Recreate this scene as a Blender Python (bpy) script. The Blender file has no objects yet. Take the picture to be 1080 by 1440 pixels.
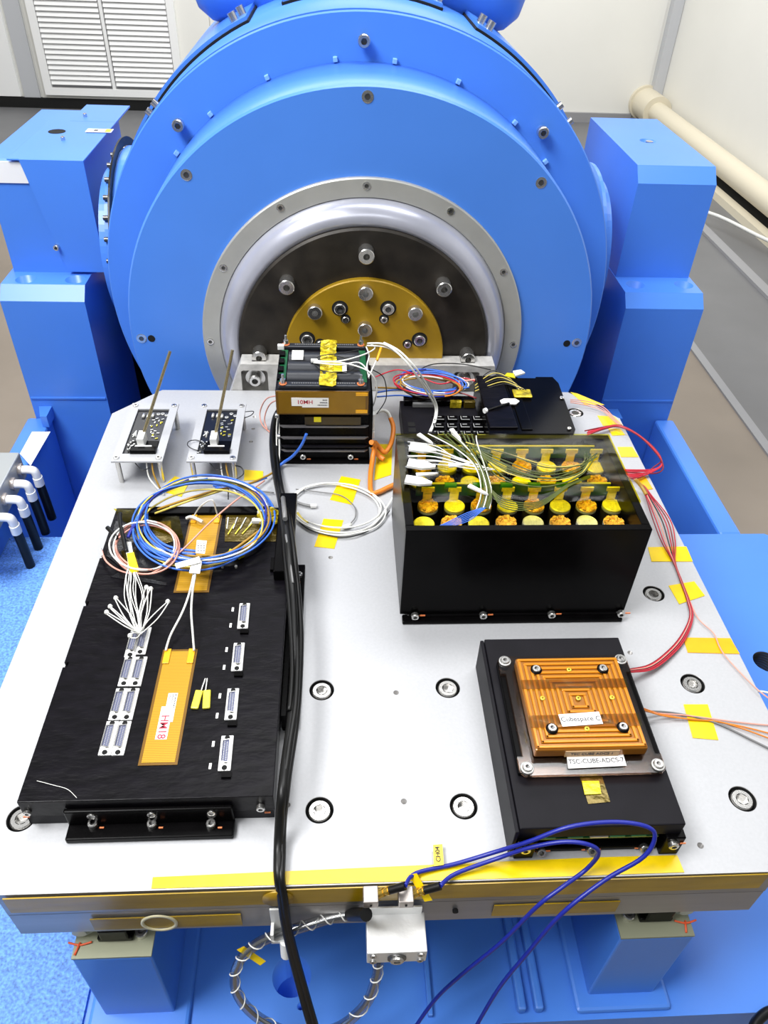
import bpy, bmesh, math, random
from mathutils import Vector, Matrix
random.seed(7)
PI = math.pi
S = bpy.context.scene
COL = S.collection
# ---------------------------------------------------------------- camera
CAM = Vector((.0144035, -.3670126, .4973348))
RGT = Vector((.99827956, -.04696783, .03509902))
DWN = Vector((-.00378199, -.64894747, -.76082381))
FWD = Vector((.05851167, .75938212, -.64800863))
FPX = 1070.74
cd = bpy.data.cameras.new('camera'); cam = bpy.data.objects.new('camera', cd); COL.objects.link(cam)
cd.sensor_fit = 'VERTICAL'; cd.sensor_height = 36; cd.lens = FPX/1440*36; cd.clip_start = .02; cd.clip_end = 50
m = Matrix(((RGT.x, -DWN.x, -FWD.x, CAM.x), (RGT.y, -DWN.y, -FWD.y, CAM.y), (RGT.z, -DWN.z, -FWD.z, CAM.z), (0, 0, 0, 1)))
cam.matrix_world = m; S.camera = cam
# ---------------------------------------------------------------- world, lamps, exposure
w = bpy.data.worlds.new('world'); S.world = w; w.use_nodes = True
bg = w.node_tree.nodes['Background']; bg.inputs[0].default_value = (.88, .94, 1, 1); bg.inputs[1].default_value = .15
S.view_settings.view_transform = 'Standard'; S.view_settings.look = 'None'
S.view_settings.gamma = 1; S.view_settings.use_curve_mapping = False; S.view_settings.exposure = 0.12
def area(name, loc, target, sx, sy, power, col=(1, 1, 1)):
    l = bpy.data.lights.new(name, 'AREA'); l.shape = 'RECTANGLE'; l.size = sx; l.size_y = sy; l.energy = power; l.color = col
    o = bpy.data.objects.new(name, l); COL.objects.link(o); o.location = loc
    o.rotation_euler = (Vector(target)-Vector(loc)).to_track_quat('-Z', 'Y').to_euler(); return o
area('ceiling_panel_light', (-.80, -.20, 1.6), (-.1, .0, 0), .9, .6, 47)
area('ceiling_panel_light', (.35, .75, 1.9), (.3, .5, 0), 1.5, .6, 26)
area('ceiling_panel_light', (0, -1.1, 1.7), (0, .6, .1), 1.2, .5, 7)
area('ceiling_panel_light', (0, 2.9, 2.0), (0, 3.6, -.4), 3.0, 1.0, 85)

# ---------------------------------------------------------------- helpers
def at(px, py, z):                     # point of the horizontal plane z seen at a pixel
    d = RGT*((px-540)/FPX) + DWN*((py-720)/FPX) + FWD
    return CAM + d*((z-CAM.z)/d.z)
def aty(px, py, y):
    d = RGT*((px-540)/FPX) + DWN*((py-720)/FPX) + FWD
    return CAM + d*((y-CAM.y)/d.y)
def atx(px, py, x):
    d = RGT*((px-540)/FPX) + DWN*((py-720)/FPX) + FWD
    return CAM + d*((x-CAM.x)/d.x)

MATS = {}
def mat(name, col, rough=.5, metal=0., noise=0., nscale=40., bump=0., bscale=200., coat=0., spec=.5, stretch=None, alpha=None):
    if name in MATS: return MATS[name]
    M = bpy.data.materials.new(name); M.use_nodes = True; nt = M.node_tree; b = nt.nodes['Principled BSDF']
    b.inputs['Base Color'].default_value = (*col, 1); b.inputs['Roughness'].default_value = rough
    b.inputs['Metallic'].default_value = metal; b.inputs['Specular IOR Level'].default_value = spec
    if coat: b.inputs['Coat Weight'].default_value = coat; b.inputs['Coat Roughness'].default_value = .15
    tc = nt.nodes.new('ShaderNodeTexCoord'); mp = nt.nodes.new('ShaderNodeMapping'); nt.links.new(tc.outputs['Object'], mp.inputs[0])
    if stretch: mp.inputs['Scale'].default_value = stretch
    if noise:
        n = nt.nodes.new('ShaderNodeTexNoise'); n.inputs['Scale'].default_value = nscale; n.inputs['Detail'].default_value = 5
        nt.links.new(mp.outputs[0], n.inputs['Vector'])
        r = nt.nodes.new('ShaderNodeMapRange'); r.inputs['From Min'].default_value = .3; r.inputs['From Max'].default_value = .7
        r.inputs['To Min'].default_value = 1-noise; r.inputs['To Max'].default_value = 1+noise
        mx = nt.nodes.new('ShaderNodeMix'); mx.data_type = 'RGBA'; mx.blend_type = 'MULTIPLY'; mx.inputs[0].default_value = 1
        nt.links.new(n.outputs['Fac'], r.inputs['Value']); mx.inputs[6].default_value = (*col, 1)
        nt.links.new(r.outputs[0], mx.inputs[7]); nt.links.new(mx.outputs[2], b.inputs['Base Color'])
    if bump:
        n = nt.nodes.new('ShaderNodeTexNoise'); n.inputs['Scale'].default_value = bscale; n.inputs['Detail'].default_value = 3
        nt.links.new(mp.outputs[0], n.inputs['Vector'])
        bp = nt.nodes.new('ShaderNodeBump'); bp.inputs['Strength'].default_value = bump; bp.inputs['Distance'].default_value = .001
        nt.links.new(n.outputs['Fac'], bp.inputs['Height']); nt.links.new(bp.outputs[0], b.inputs['Normal'])
    MATS[name] = M; return M
def film(name, col, gloss=.12, bump=.6):
    M = bpy.data.materials.new(name); M.use_nodes = True; nt = M.node_tree; nt.nodes.remove(nt.nodes['Principled BSDF'])
    out = nt.nodes['Material Output']; t = nt.nodes.new('ShaderNodeBsdfTransparent'); t.inputs[0].default_value = (*col, 1)
    g = nt.nodes.new('ShaderNodeBsdfGlossy'); g.inputs['Roughness'].default_value = .12
    n = nt.nodes.new('ShaderNodeTexNoise'); n.inputs['Scale'].default_value = 45; n.inputs['Detail'].default_value = 2
    bp = nt.nodes.new('ShaderNodeBump'); bp.inputs['Strength'].default_value = bump; bp.inputs['Distance'].default_value = .003
    tc = nt.nodes.new('ShaderNodeTexCoord'); nt.links.new(tc.outputs['Object'], n.inputs['Vector'])
    nt.links.new(n.outputs['Fac'], bp.inputs['Height']); nt.links.new(bp.outputs[0], g.inputs['Normal'])
    mx = nt.nodes.new('ShaderNodeMixShader'); mx.inputs[0].default_value = gloss
    nt.links.new(t.outputs[0], mx.inputs[1]); nt.links.new(g.outputs[0], mx.inputs[2]); nt.links.new(mx.outputs[0], out.inputs[0])
    MATS[name] = M; return M
BLUE = mat('blue_paint', (.070, .235, .76), .36, noise=.03, nscale=9, bump=.05, bscale=120)
BLUE_TEX = mat('blue_textured_paint', (.11, .28, .72), .6, noise=.45, nscale=420, bump=.7, bscale=420)
ALU = mat('aluminium', (.80, .80, .79), .42, .55, noise=.05, nscale=30, bump=.08, bscale=500)
PLATE = mat('magnesium_plate', (.44, .445, .46), .5, .2, noise=.03, nscale=420, bump=.06, bscale=700)
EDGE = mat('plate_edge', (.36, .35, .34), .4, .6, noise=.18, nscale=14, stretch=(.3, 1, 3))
CAST = mat('cast_magnesium', (.52, .51, .49), .6, .3, noise=.22, nscale=70, bump=.4, bscale=160)
RUB = mat('silver_diaphragm', (.42, .43, .50), .28, .35, noise=.14, nscale=14, coat=.4)
DARK = mat('dark_armature', (.022, .018, .014), .5, .3, noise=.5, nscale=40)
GOLD = mat('chromate_gold', (.36, .215, .008), .4, .2, noise=.15, nscale=25)
STEEL = mat('steel', (.62, .61, .59), .25, .95)
STEELD = mat('dark_steel', (.12, .12, .12), .35, .8)
BLK = mat('black_anodised', (.002, .0018, .002), .25, .0, spec=.06, noise=.3, nscale=60)
BLKS = mat('black_brushed_anodised', (.003, .0025, .004), .34, 0, spec=.12, noise=.5, nscale=60, bump=.55, bscale=60, stretch=(1, 2.6, 1))
BLKM = mat('black_matte_anodised', (.007, .0065, .009), .5, 0, spec=.14, noise=.15, nscale=50)
BLKR = mat('black_rubber', (.004, .004, .004), .4, spec=.3)
HOLE = mat('hole_black', (.002, .002, .002), .9)
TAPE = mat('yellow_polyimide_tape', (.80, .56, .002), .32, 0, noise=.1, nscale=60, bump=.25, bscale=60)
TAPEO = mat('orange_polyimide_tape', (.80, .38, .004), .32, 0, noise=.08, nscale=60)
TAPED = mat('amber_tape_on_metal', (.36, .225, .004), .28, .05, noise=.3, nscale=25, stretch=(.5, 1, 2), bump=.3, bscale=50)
WHITE = mat('white_plastic', (.78, .78, .76), .4)
PAPER = mat('white_label_paper', (.85, .84, .81), .6)
CREAM = mat('cream_plastic', (.68, .62, .48), .45)
WALL = mat('wall_panel_paint', (.78, .77, .72), .55, noise=.02, nscale=3)
VENT = mat('vent_white', (.86, .86, .85), .5)
FLOOR = mat('grey_floor_paint', (.15, .15, .155), .45, noise=.12, nscale=2.5)
TAN = mat('tan_floor_paint', (.24, .20, .16), .6, noise=.12, nscale=3)
GREYT = mat('grey_trim', (.28, .28, .29), .5)
KAPB = mat('amber_heater_border', (.16, .075, .003), .3, .1)
PCBB = mat('black_circuit_board', (.004, .004, .006), .3)
PCBG = mat('green_circuit_board', (.005, .09, .03), .35)
SOLD = mat('solder_silver', (.62, .62, .60), .3, .5)
NICK = mat('brass_tab', (.74, .66, .07), .35, .4, noise=.2, nscale=300)
CAPY = mat('yellow_cell_cap', (.74, .64, .07), .38, .25, noise=.22, nscale=260)
CAPO = mat('copper_film_cell_cap', (.68, .36, .06), .28, .3, noise=.5, nscale=420, bump=.9, bscale=380)
CAPS = mat('pale_cell_cap', (.55, .52, .33), .38, .3, noise=.2, nscale=260)
REDP = mat('red_dab', (.70, .10, .03), .5); ORNP = mat('orange_dab', (.80, .22, .07), .5)
RED_INK = mat('red_ink', (.50, .03, .06), .6); INK = mat('black_ink', (.03, .03, .04), .6)
WIRE = {k: mat(k+'_wire', c, .4) for k, c in dict(white=(.74, .74, .70), black=(.008, .008, .008), blue=(.035, .14, .60), navy=(.008, .016, .25),
        red=(.50, .01, .03), crimson=(.20, .005, .012), pink=(.72, .33, .26), orange=(.68, .20, .015), yellow=(.62, .50, .10), green=(.07, .09, .012),
        grey=(.16, .16, .16), amber=(.36, .20, .02)).items()}
KAPF = film('amber_film', (.90, .84, .12), .02, .12)
CLEARF = film('clear_spiral_tube', (.72, .74, .76), .25, .1)
ACRY = film('clear_acrylic', (.80, .62, .52), .12, 0)
# heater foil pattern
def heater_mat():
    M = bpy.data.materials.new('etched_heater_foil'); M.use_nodes = True; nt = M.node_tree; b = nt.nodes['Principled BSDF']
    tc = nt.nodes.new('ShaderNodeTexCoord'); wv = nt.nodes.new('ShaderNodeTexWave'); wv.bands_direction = 'Y'
    wv.inputs['Scale'].default_value = 230; wv.inputs['Distortion'].default_value = 0
    cr = nt.nodes.new('ShaderNodeValToRGB'); cr.color_ramp.elements[0].color = (.36, .17, .004, 1); cr.color_ramp.elements[1].color = (.56, .32, .012, 1)
    nt.links.new(tc.outputs['Object'], wv.inputs['Vector']); nt.links.new(wv.outputs['Fac'], cr.inputs[0]); nt.links.new(cr.outputs[0], b.inputs['Base Color'])
    b.inputs['Roughness'].default_value = .35; b.inputs['Metallic'].default_value = .2; return M
HEAT = heater_mat()

class MB:
    def __init__(s): s.b = bmesh.new()
    def box(s, x0, x1, y0, y1, z0, z1, bev=0, M=None):
        vs = [s.b.verts.new((x, y, z)) for x in (x0, x1) for y in (y0, y1) for z in (z0, z1)]
        f = [(0, 1, 3, 2), (4, 6, 7, 5), (0, 4, 5, 1), (2, 3, 7, 6), (0, 2, 6, 4), (1, 5, 7, 3)]
        fs = [s.b.faces.new([vs[i] for i in q]) for q in f]
        if M: bmesh.ops.transform(s.b, matrix=M, verts=vs)
        if bev:
            es = {e for q in fs for e in q.edges}
            bmesh.ops.bevel(s.b, geom=list(es), offset=bev, segments=2, profile=.5, affect='EDGES')
        return s
    def prism(s, pts, z0, z1, M=None):            # polygon (ccw xy) extruded in z
        lo = [s.b.verts.new((p[0], p[1], z0)) for p in pts]; hi = [s.b.verts.new((p[0], p[1], z1)) for p in pts]; n = len(pts)
        s.b.faces.new(lo[::-1]); s.b.faces.new(hi)
        for i in range(n): s.b.faces.new((lo[i], lo[(i+1) % n], hi[(i+1) % n], hi[i]))
        if M: bmesh.ops.transform(s.b, matrix=M, verts=lo+hi)
        return s
    def hexa(s, lo, hi):                          # general 8 corner solid, bottoms and tops as lists of points
        a = [s.b.verts.new(p) for p in lo]; b = [s.b.verts.new(p) for p in hi]; n = len(a)
        s.b.faces.new(a[::-1]); s.b.faces.new(b)
        for i in range(n): s.b.faces.new((a[i], a[(i+1) % n], b[(i+1) % n], b[i]))
        return s
    def lathe(s, prof, M=None, n=24, smooth=True):   # profile (r,z) around z
        rings = []
        for r, z in prof:
            if r < 1e-6: rings.append([s.b.verts.new((0, 0, z))])
            else: rings.append([s.b.verts.new((r*math.cos(2*PI*i/n), r*math.sin(2*PI*i/n), z)) for i in range(n)])
        for A, B in zip(rings, rings[1:]):
            for i in range(n):
                j = (i+1) % n
                if len(A) == 1 and len(B) == 1: continue
                if len(A) == 1: f = s.b.faces.new((A[0], B[j], B[i]))
                elif len(B) == 1: f = s.b.faces.new((A[i], A[j], B[0]))
                else: f = s.b.faces.new((A[i], A[j], B[j], B[i]))
                f.smooth = smooth
        if M: bmesh.ops.transform(s.b, matrix=M, verts=[v for q in rings for v in q])
        return s
    def cyl(s, p, q, r, n=16, r2=None, smooth=True):
        p, q = Vector(p), Vector(q); d = q-p; L = d.length; r2 = r if r2 is None else r2
        M = Matrix.Translation(p) @ d.to_track_quat('Z', 'Y').to_matrix().to_4x4()
        s.lathe([(0, 0), (r, 0)], M, n, False); s.lathe([(r, 0), (r2, L)], M, n, smooth); s.lathe([(r2, L), (0, L)], M, n, False)
        return s
    def tube(s, pts, r, n=7, sub=6):
        P = smooth_path(pts, sub)
        up = Vector((0, 0, 1)); rings = []; T0 = (P[1]-P[0]).normalized()
        N = T0.cross(up);  N = N if N.length > .1 else T0.cross(Vector((1, 0, 0))); N.normalize()
        for i, p in enumerate(P):
            T = (P[min(i+1, len(P)-1)]-P[max(i-1, 0)]).normalized()
            N = (N - T*N.dot(T)).normalized(); B = T.cross(N)
            rings.append([s.b.verts.new(p + (N*math.cos(2*PI*k/n)+B*math.sin(2*PI*k/n))*r) for k in range(n)])
        for A, B in zip(rings, rings[1:]):
            for i in range(n): f = s.b.faces.new((A[i], A[(i+1) % n], B[(i+1) % n], B[i])); f.smooth = True
        s.b.faces.new(rings[0][::-1]); s.b.faces.new(rings[-1]); return s
    def mesh(s, name, m):
        bmesh.ops.recalc_face_normals(s.b, faces=s.b.faces)
        me = bpy.data.meshes.new(name); s.b.to_mesh(me); s.b.free(); me.materials.append(m); return me
    def build(s, name, m, parent=None, loc=None):
        return link(name, s.mesh(name, m), parent, loc)
def link(name, me, parent=None, loc=None, rz=0, rot=None):
    o = bpy.data.objects.new(name, me); COL.objects.link(o)
    if parent: o.parent = parent
    if loc is not None: o.location = loc
    if rz: o.rotation_euler.z = rz
    if rot: o.rotation_euler = rot
    return o
def smooth_path(pts, sub):
    P = [Vector(p) for p in pts]
    if sub <= 1 or len(P) < 3: return P
    out = []
    for i in range(len(P)-1):
        a, b, c, d = P[max(i-1, 0)], P[i], P[i+1], P[min(i+2, len(P)-1)]
        for k in range(sub):
            t = k/sub
            out.append(.5*((2*b)+(c-a)*t+(2*a-5*b+4*c-d)*t*t+(3*b-a-3*c+d)*t**3))
    out.append(P[-1]); return out
def thing(name, label, cat, loc=(0, 0, 0), rz=0, group=None):
    o = bpy.data.objects.new(name, None); COL.objects.link(o); o.empty_display_size = .02
    o.location = loc; o.rotation_euler = (0, 0, rz); o['label'] = label; o['category'] = cat
    if group: o['group'] = group
    return o
def tag(o, label, cat, group=None):
    o['label'] = label; o['category'] = cat
    if group: o['group'] = group
    return o
def struct(o): o['kind'] = 'structure'; return o
def lab(o, l): o['label'] = l; return o
def cut(o, builder):                         # boolean difference, baked
    bmesh.ops.remove_doubles(builder.b, verts=builder.b.verts, dist=1e-6); c = builder.build('cutter', HOLE, o.parent); c.matrix_parent_inverse = o.matrix_parent_inverse.copy(); md = o.modifiers.new('b', 'BOOLEAN'); md.operation = 'DIFFERENCE'; md.object = c; md.solver = 'EXACT'
    bpy.context.view_layer.update(); dg = bpy.context.evaluated_depsgraph_get(); me = bpy.data.meshes.new_from_object(o.evaluated_get(dg))
    o.modifiers.clear(); o.data = me; bpy.data.objects.remove(c)
def text(s, size, loc, rot, parent, m=None, name='lettering', align='CENTER'):
    c = bpy.data.curves.new(name, 'FONT'); c.body = s; c.size = size; c.align_x = align; c.align_y = 'CENTER'; c.extrude = .00008; c.offset = size*.012
    t = bpy.data.objects.new(name, c); COL.objects.link(t); bpy.context.view_layer.update()
    me = bpy.data.meshes.new_from_object(t.evaluated_get(bpy.context.evaluated_depsgraph_get())); me.materials.clear(); me.materials.append(m or INK)
    bpy.data.objects.remove(t); return link(name, me, parent, loc, rot=rot)
# screw heads (shared meshes); local +z is out of the surface
_sc = {}
def screw_mesh(r, h, hexr=.5):
    k = (r, h)
    if k not in _sc:
        b = MB(); hr = r*hexr
        b.lathe([(r, 0), (r, h*.85), (r*.88, h), (hr, h)], n=20, smooth=False)
        b.lathe([(hr, h), (hr, h*.35), (0, h*.35)], n=6, smooth=False)
        me = b.mesh('screw', STEEL); me.materials.append(STEELD)
        for f in me.polygons:
            if len(f.vertices) == 3: f.material_index = 1
        _sc[k] = me
    return _sc[k]
ROT = {'up': (0, 0, 0), 'front': (PI/2, 0, 0), 'left': (0, -PI/2, 0), 'right': (0, PI/2, 0), 'back': (-PI/2, 0, 0)}
def screw(parent, p, r=.0028, h=.0028, face='up', name='screw'):
    o = link(name, screw_mesh(r, h), parent, p, rot=ROT[face] if isinstance(face, str) else face); return o
def dab(parent, p, s=.003, face='up', m=None):
    return MB().box(-s, s, -s*.35, s*.35, 0, .0006).build('sealant_dab', m or ORNP, parent, p) if face == 'up' else MB().box(-s, s, -.0006, 0, -s*.3, s*.3).build('sealant_dab', m or ORNP, parent, p)
def quad_sheet(name, pts, m, parent, t=.0004, lift=.0003):
    return MB().hexa([Vector(p)+Vector((0, 0, lift)) for p in pts], [Vector(p)+Vector((0, 0, lift+t)) for p in pts]).build(name, m, parent)
def px_quad(name, q, z, m, parent, t=.0004, lift=.0003):
    return quad_sheet(name, [at(u, v, z) for u, v in q][::-1], m, parent, t, lift)
def wire(name, pts, r, m, parent=None, n=6, sub=6):   # pts: world points
    return MB().tube(pts, r, n, sub).build(name, m, parent)
def W(*t): return [at(u, v, z) for u, v, z in t]
RXF = Matrix.Rotation(PI/2, 4, 'X')          # local z -> -y (towards the viewer)

# ================================================================ SETTING
FZ = -.6; WY = 4.4; WX = 1.84
struct(MB().box(-3.2, 3.0, -2.5, 5, FZ-.05, FZ).build('floor', FLOOR))
struct(MB().box(-2.2, 1.08, -1.5, 2.6, FZ, FZ+.006).build('trim_1', TAN)); bpy.data.objects['trim_1']['label'] = 'tan painted inner floor area around the machine'
struct(MB().box(1.08, 1.105, -1.5, 4.3, FZ, FZ+.012).build('trim_2', GREYT))
struct(MB().box(1.49, 1.53, -1.5, 4.3, FZ, FZ+.010).build('trim_3', GREYT))
struct(MB().box(1.70, 1.745, -1.5, 4.3, FZ, FZ+.03).build('trim_4', CREAM))
struct(MB().box(1.745, 1.84, -1.5, 4.35, FZ, FZ+.012).build('trim_5', HOLE))
wb = struct(MB().box(-3.0, 1.9, WY, WY+.1, FZ, 2.2).build('wall_back', WALL))
struct(MB().box(WX, WX+.1, -2.5, WY, FZ, 2.2).build('wall_right', WALL))
struct(MB().box(-3.1, -3.0, -2.5, WY, FZ, 2.2).build('wall_left', WALL))
struct(MB().box(WX-.055, WX-.002, WY-.06, WY-.002, FZ+.12, 2.2).build('trim_6', mat('pale_grey_trim', (.50, .51, .53), .5)))
struct(MB().box(-3.0, -.6, WY-.024, WY-.001, FZ, FZ+.05).build('baseboard_back', HOLE)); struct(MB().box(-.6, 1.7, WY-.024, WY-.001, FZ, FZ+.05).build('baseboard_right', GREYT))
# white wall panels at far left, grey seam
MB().box(-2.95, -1.72, WY-.022, WY, FZ+.055, 2.2).build('panel', VENT, wb)
MB().box(-1.705, -1.62, WY-.012, WY, FZ+.05, 2.2).build('panel', MATS['pale_grey_trim'], wb)
MB().box(-1.61, -.66, WY-.008, WY, FZ+.05, 2.2).build('panel', WALL, wb)
MB().box(-.655, -.60, WY-.008, WY, FZ+.05, 2.2).build('panel', WALL, wb)
MB().box(-.595, 1.77, WY-.005, WY, FZ+.05, 2.2).build('panel', WALL, wb)
# louvre
lv = thing('wall_vent', 'white louvred ventilation grille in the back wall at upper left', 'vent', (-1.205, WY-.008, -.53))
lb = MB(); X0, X1, Z0, Z1 = -.375, .375, 0, .82
lb.box(X0, X1, -.03, 0, Z0, Z0+.035).box(X0, X1, -.03, 0, Z1-.035, Z1).box(X0, X0+.04, -.03, 0, Z0+.035, Z1-.035).box(X1-.04, X1, -.03, 0, Z0+.035, Z1-.035)
lb.box(-.008, .008, -.028, 0, Z0+.035, Z1-.035).build('frame', VENT, lv)
MB().box(X0+.04, X1-.04, -.004, 0, Z0+.035, Z1-.035).build('backing', GREYT, lv)
sl = MB().box(-.159, .159, -.0235, -.018, -.013, .009, M=Matrix.Rotation(-.5, 4, 'X')).mesh('slat', VENT)
for i in range(31):
    for sx in (-1, 1): link('slat', sl, lv, (sx*.1725, 0, .052+i*.0242))
# cream pipe
pp = thing('floor_pipe', 'thick cream plastic pipe with a round end collar along the right wall', 'pipe', (1.765, WY, -.49))
MB().cyl((0, -.02, 0), (0, -6.2, 0), .05, 28).build('pipe', CREAM, pp)
MB().cyl((0, -.03, 0), (0, -.24, 0), .078, 32).cyl((0, 0, 0), (0, -.03, 0), .09, 32).build('collar', CREAM, pp)
tag(wire('floor_cable', [(1.2, 2.75, -.57), (1.5, 2.78, -.55), (1.64, 2.5, -.55), (1.70, 2.2, -.54), (1.72, 1.6, -.55)], .007, WIRE['white']), 'thin white cable lying on the grey floor beside the cream pipe', 'cable')
# left side cream duct and black hose behind the left pedestal
tag(MB().box(-1.62, -1.50, .4, 2.9, FZ+.006, FZ+.16, .01).build('cable_trunking', CREAM), 'cream cable trunking on the floor behind the left pedestal', 'trunking')
tag(wire('black_hose', [(-1.40, .4, -.55), (-1.42, 1.2, -.55), (-1.40, 2.0, -.55), (-1.44, 2.9, -.55)], .045, BLKR, n=12), 'black hose running along the cream trunking at far left', 'hose')

# ================================================================ MACHINE BASE
DZ = -.2
base = thing('machine_base', 'welded blue steel base frame with front deck and side beams under the silver plate', 'machine base', (0, 0, FZ))
def onb(o): o.parent = base; o.matrix_parent_inverse = Matrix.Translation((0, 0, -FZ)); return o
dk = onb(MB().prism([(-.52, -.176), (.62, -.176), (.68, -.1), (.68, .34), (.61, .40), (-.52, .40)], DZ-.36, DZ).build('front_deck', BLUE))
hp = at(1078, 930, DZ)
cut(dk, MB().cyl((hp.x, hp.y, DZ+.01), (hp.x, hp.y, DZ-.05), .0155, 28).cyl((-.026, -.136, DZ+.01), (-.026, -.136, DZ-.05), .016, 28).cyl((-.018, -.158, DZ+.01), (-.018, -.158, DZ-.03), .003, 12))
th = MB()
for k in range(7): th.lathe([(.0156, -.004*k), (.0138, -.004*k-.002), (.0156, -.004*k-.004)], Matrix.Translation((hp.x, hp.y, DZ-.001)), 28)
onb(th.build('threaded_insert', STEELD))
onb(MB().box(-.55, -.187, -.36, -.1765, DZ-.36, DZ).build('deck_extension', BLUE))
onb(MB().box(-.52, -.187, -.355, .398, DZ, DZ+.003).build('textured_pad', BLUE_TEX))
onb(MB().box(.546, .578, .40, .688, DZ-.30, DZ, .004).build('side_beam', BLUE)); onb(MB().box(-.485, -.447, .40, .688, DZ-.30, DZ, .004).build('side_beam', BLUE))
onb(MB().box(-.447, .546, .40, .688, DZ-.30, DZ-.24).build('well_floor', BLUE))
onb(MB().box(.16, .30, -.05, .38, DZ, -.075).build('bearing_bed', BLUE)); onb(MB().box(-.16, -.02, -.05, .38, DZ, -.075).build('bearing_bed', BLUE))
for xr in (.158, .172): onb(MB().box(xr-.0035, xr+.0035, -.17, -.02, DZ, DZ+.010, .002).build('rib', BLUE))
onb(MB().box(.083, .087, -.17, -.02, DZ, DZ+.006, .001).build('rib', BLUE))
for s, (xa, xb) in ((-1, (-.170, -.116)), (1, (.214, .268))):
    onb(MB().box(xa, xb, -.160, -.03, DZ, -.082, .0015).build('support_block', BLUE))
    onb(MB().box(xa-.012, xb+.012, -.172, -.02, DZ, DZ+.006, .003).build('weld_fillet', BLUE))
    onb(MB().box(xa, xb, -.160, -.03, -.0819, -.0800).build('shim_plate', mat('olive_shim', (.28, .29, .20), .5, .3)))
    q = onb(MB().box(xa+.016, xb-.014, -.150, -.05, -.0799, -.0745, .001).box(xa+.019, xb-.016, -.151, -.05, -.0745, -.0605, .001).build('bearing_clamp', BLK))
    xs = xb-.009 if s < 0 else xa+.009
    onb(screw(None, (xs, -.145, -.0800), .0045, .005)); 
    xw = xa+.004 if s < 0 else xb-.004
    onb(MB().cyl((xw, -.135, -.0800), (xw, -.135, -.0625), .0105, 20, .0115).cyl((xw, -.147, -.072), (xw, -.135, -.072), .005, 14).build('hose_fitting', mat('milky_plastic', (.55, .62, .55), .4)))
    onb(wire('tie', [(xw-.008, -.150, -.0785), (xw, -.1515, -.0793), (xw+.008, -.150, -.0785)], .0007, REDP)); onb(wire('tie', [(xw, -.150, -.079), (xw-.002, -.158, -.0793)], .0008, REDP))
# pedestals: lower block with chamfered front and ledge, upper trunnion block
for a, b_, z0, z1 in ((-.353, .447, FZ+.01, -.31), (-.353, -.205, -.31, -.2), (.300, .447, -.31, -.2), (-.353, -.285, -.2, -.05), (.378, .447, -.2, -.05)):
    onb(MB().box(a, b_, .865, .875, z0, z1).build('gap_shade_plate', BLK))  # black plates added as shade in the see-through gaps beside the shaker
def chamfered(x0, x1, yf, yb, z0, z1, c):
    pr = [(yf, z0), (yb, z0), (yb, z1), (yf+c, z1), (yf, z1-c)]
    b = MB(); b.hexa([(x0, y, z) for y, z in pr], [(x1, y, z) for y, z in pr]); return b
PY = .69
for s in (-1, 1):
    xi, xo = (-.3536, -.473) if s < 0 else (.448, .569)
    x0, x1 = min(xi, xo), max(xi, xo)
    lowb = onb(chamfered(x0, x1, PY, 1.05, FZ+.006, .016, .018).build('pedestal', BLUE))
    hc = [Vector((.472, .736, 0)), Vector((.5495, .738, 0))] if s > 0 else [Vector((-.4425, .725, 0)), Vector((-.372, .727, 0))]
    c = MB()
    for h in hc: c.cyl((h.x, h.y, .04), (h.x, h.y, -.03), .0145, 28)
    cut(lowb, c)
    onb(MB().box(x0+.002, x1-.002, PY-.002, PY+.01, -.166, -.163).build('weld_seam', BLUE))
    onb(MB().prism([(x0+.01, PY), (x0+.03, PY), (x0+.03, PY-.03), (x0+.02, PY-.03)], DZ, DZ+.02).build('gusset', BLUE))
UX = (.412, .5305)
upr = thing('trunnion_block', 'blue chamfered bearing block on the right pedestal with a round hole on top', 'bearing block', (.47, .80, .016))
o = chamfered(.449-.47, .566-.47, .764-.80, at(828, 165, .177).y-.80, 0, .161, .020).build('block', BLUE, upr)
hh = at(911, 198, .177); hx, hy = hh.x-.47, hh.y-.80
cut(o, MB().cyl((hx, hy, .2), (hx, hy, .12), .013, 28))
MB().cyl((hx+.003, hy, .150), (hx+.003, hy, .1605), .006, 12).build('stud', STEEL, upr)
upl = thing('trunnion_block', 'blue bearing block on the left pedestal, under the bent sheet cover', 'bearing block', (-.39, .80, .016))
chamfered(-.467+.39, -.347+.39, .751-.80, at(62, 152, .175).y-.80, 0, .157, .008).build('block', BLUE, upl)
MB().box(-.47+.39, -.412+.39, -.0512, -.0495, .128, .156).build('name_label', PAPER, upl)
cv = thing('sheet_cover', 'bent blue sheet metal cover screwed over the left bearing block', 'cover', (-.37, .815, .171))
o = MB().box(-.062, .040, -.070, .13, .0035, .006, .0008).box(-.030, .040, .13, at(160, 148, .177).y-.815, .0035, .006).build('top_sheet', BLUE, cv)
MB().hexa([(-.045, -.073, .006), (-.045, -.070, .006), (.040, -.070, .006), (.040, -.073, .006)][::-1], [(-.015, -.073, -.15), (-.015, -.070, -.15), (.040, -.070, -.15), (.040, -.073, -.15)][::-1]).build('front_sheet', BLUE, cv)
h1 = at(80, 185, .177)-Vector((-.37, .815, .171))
MB().cyl((h1.x, h1.y, .0055), (h1.x, h1.y, .0064), .0125, 28).build('port', HOLE, cv)
for u, v in ((120, 164), (89, 197)):
    p = at(u, v, .177)-Vector((-.37, .815, .171)); screw(cv, (p.x, p.y, .006), .003, .005)
p = aty(80, 347, .742)-Vector((-.37, .815, .171)); screw(cv, (p.x, -.073, p.z), .0042, .006, 'front')
l = MB().box(-.019, .019, -.009, .009, 0, .0006).build('warning_label', PAPER, cv, at(140, 184, .1778)-Vector((-.37, .815, .171)))
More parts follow.
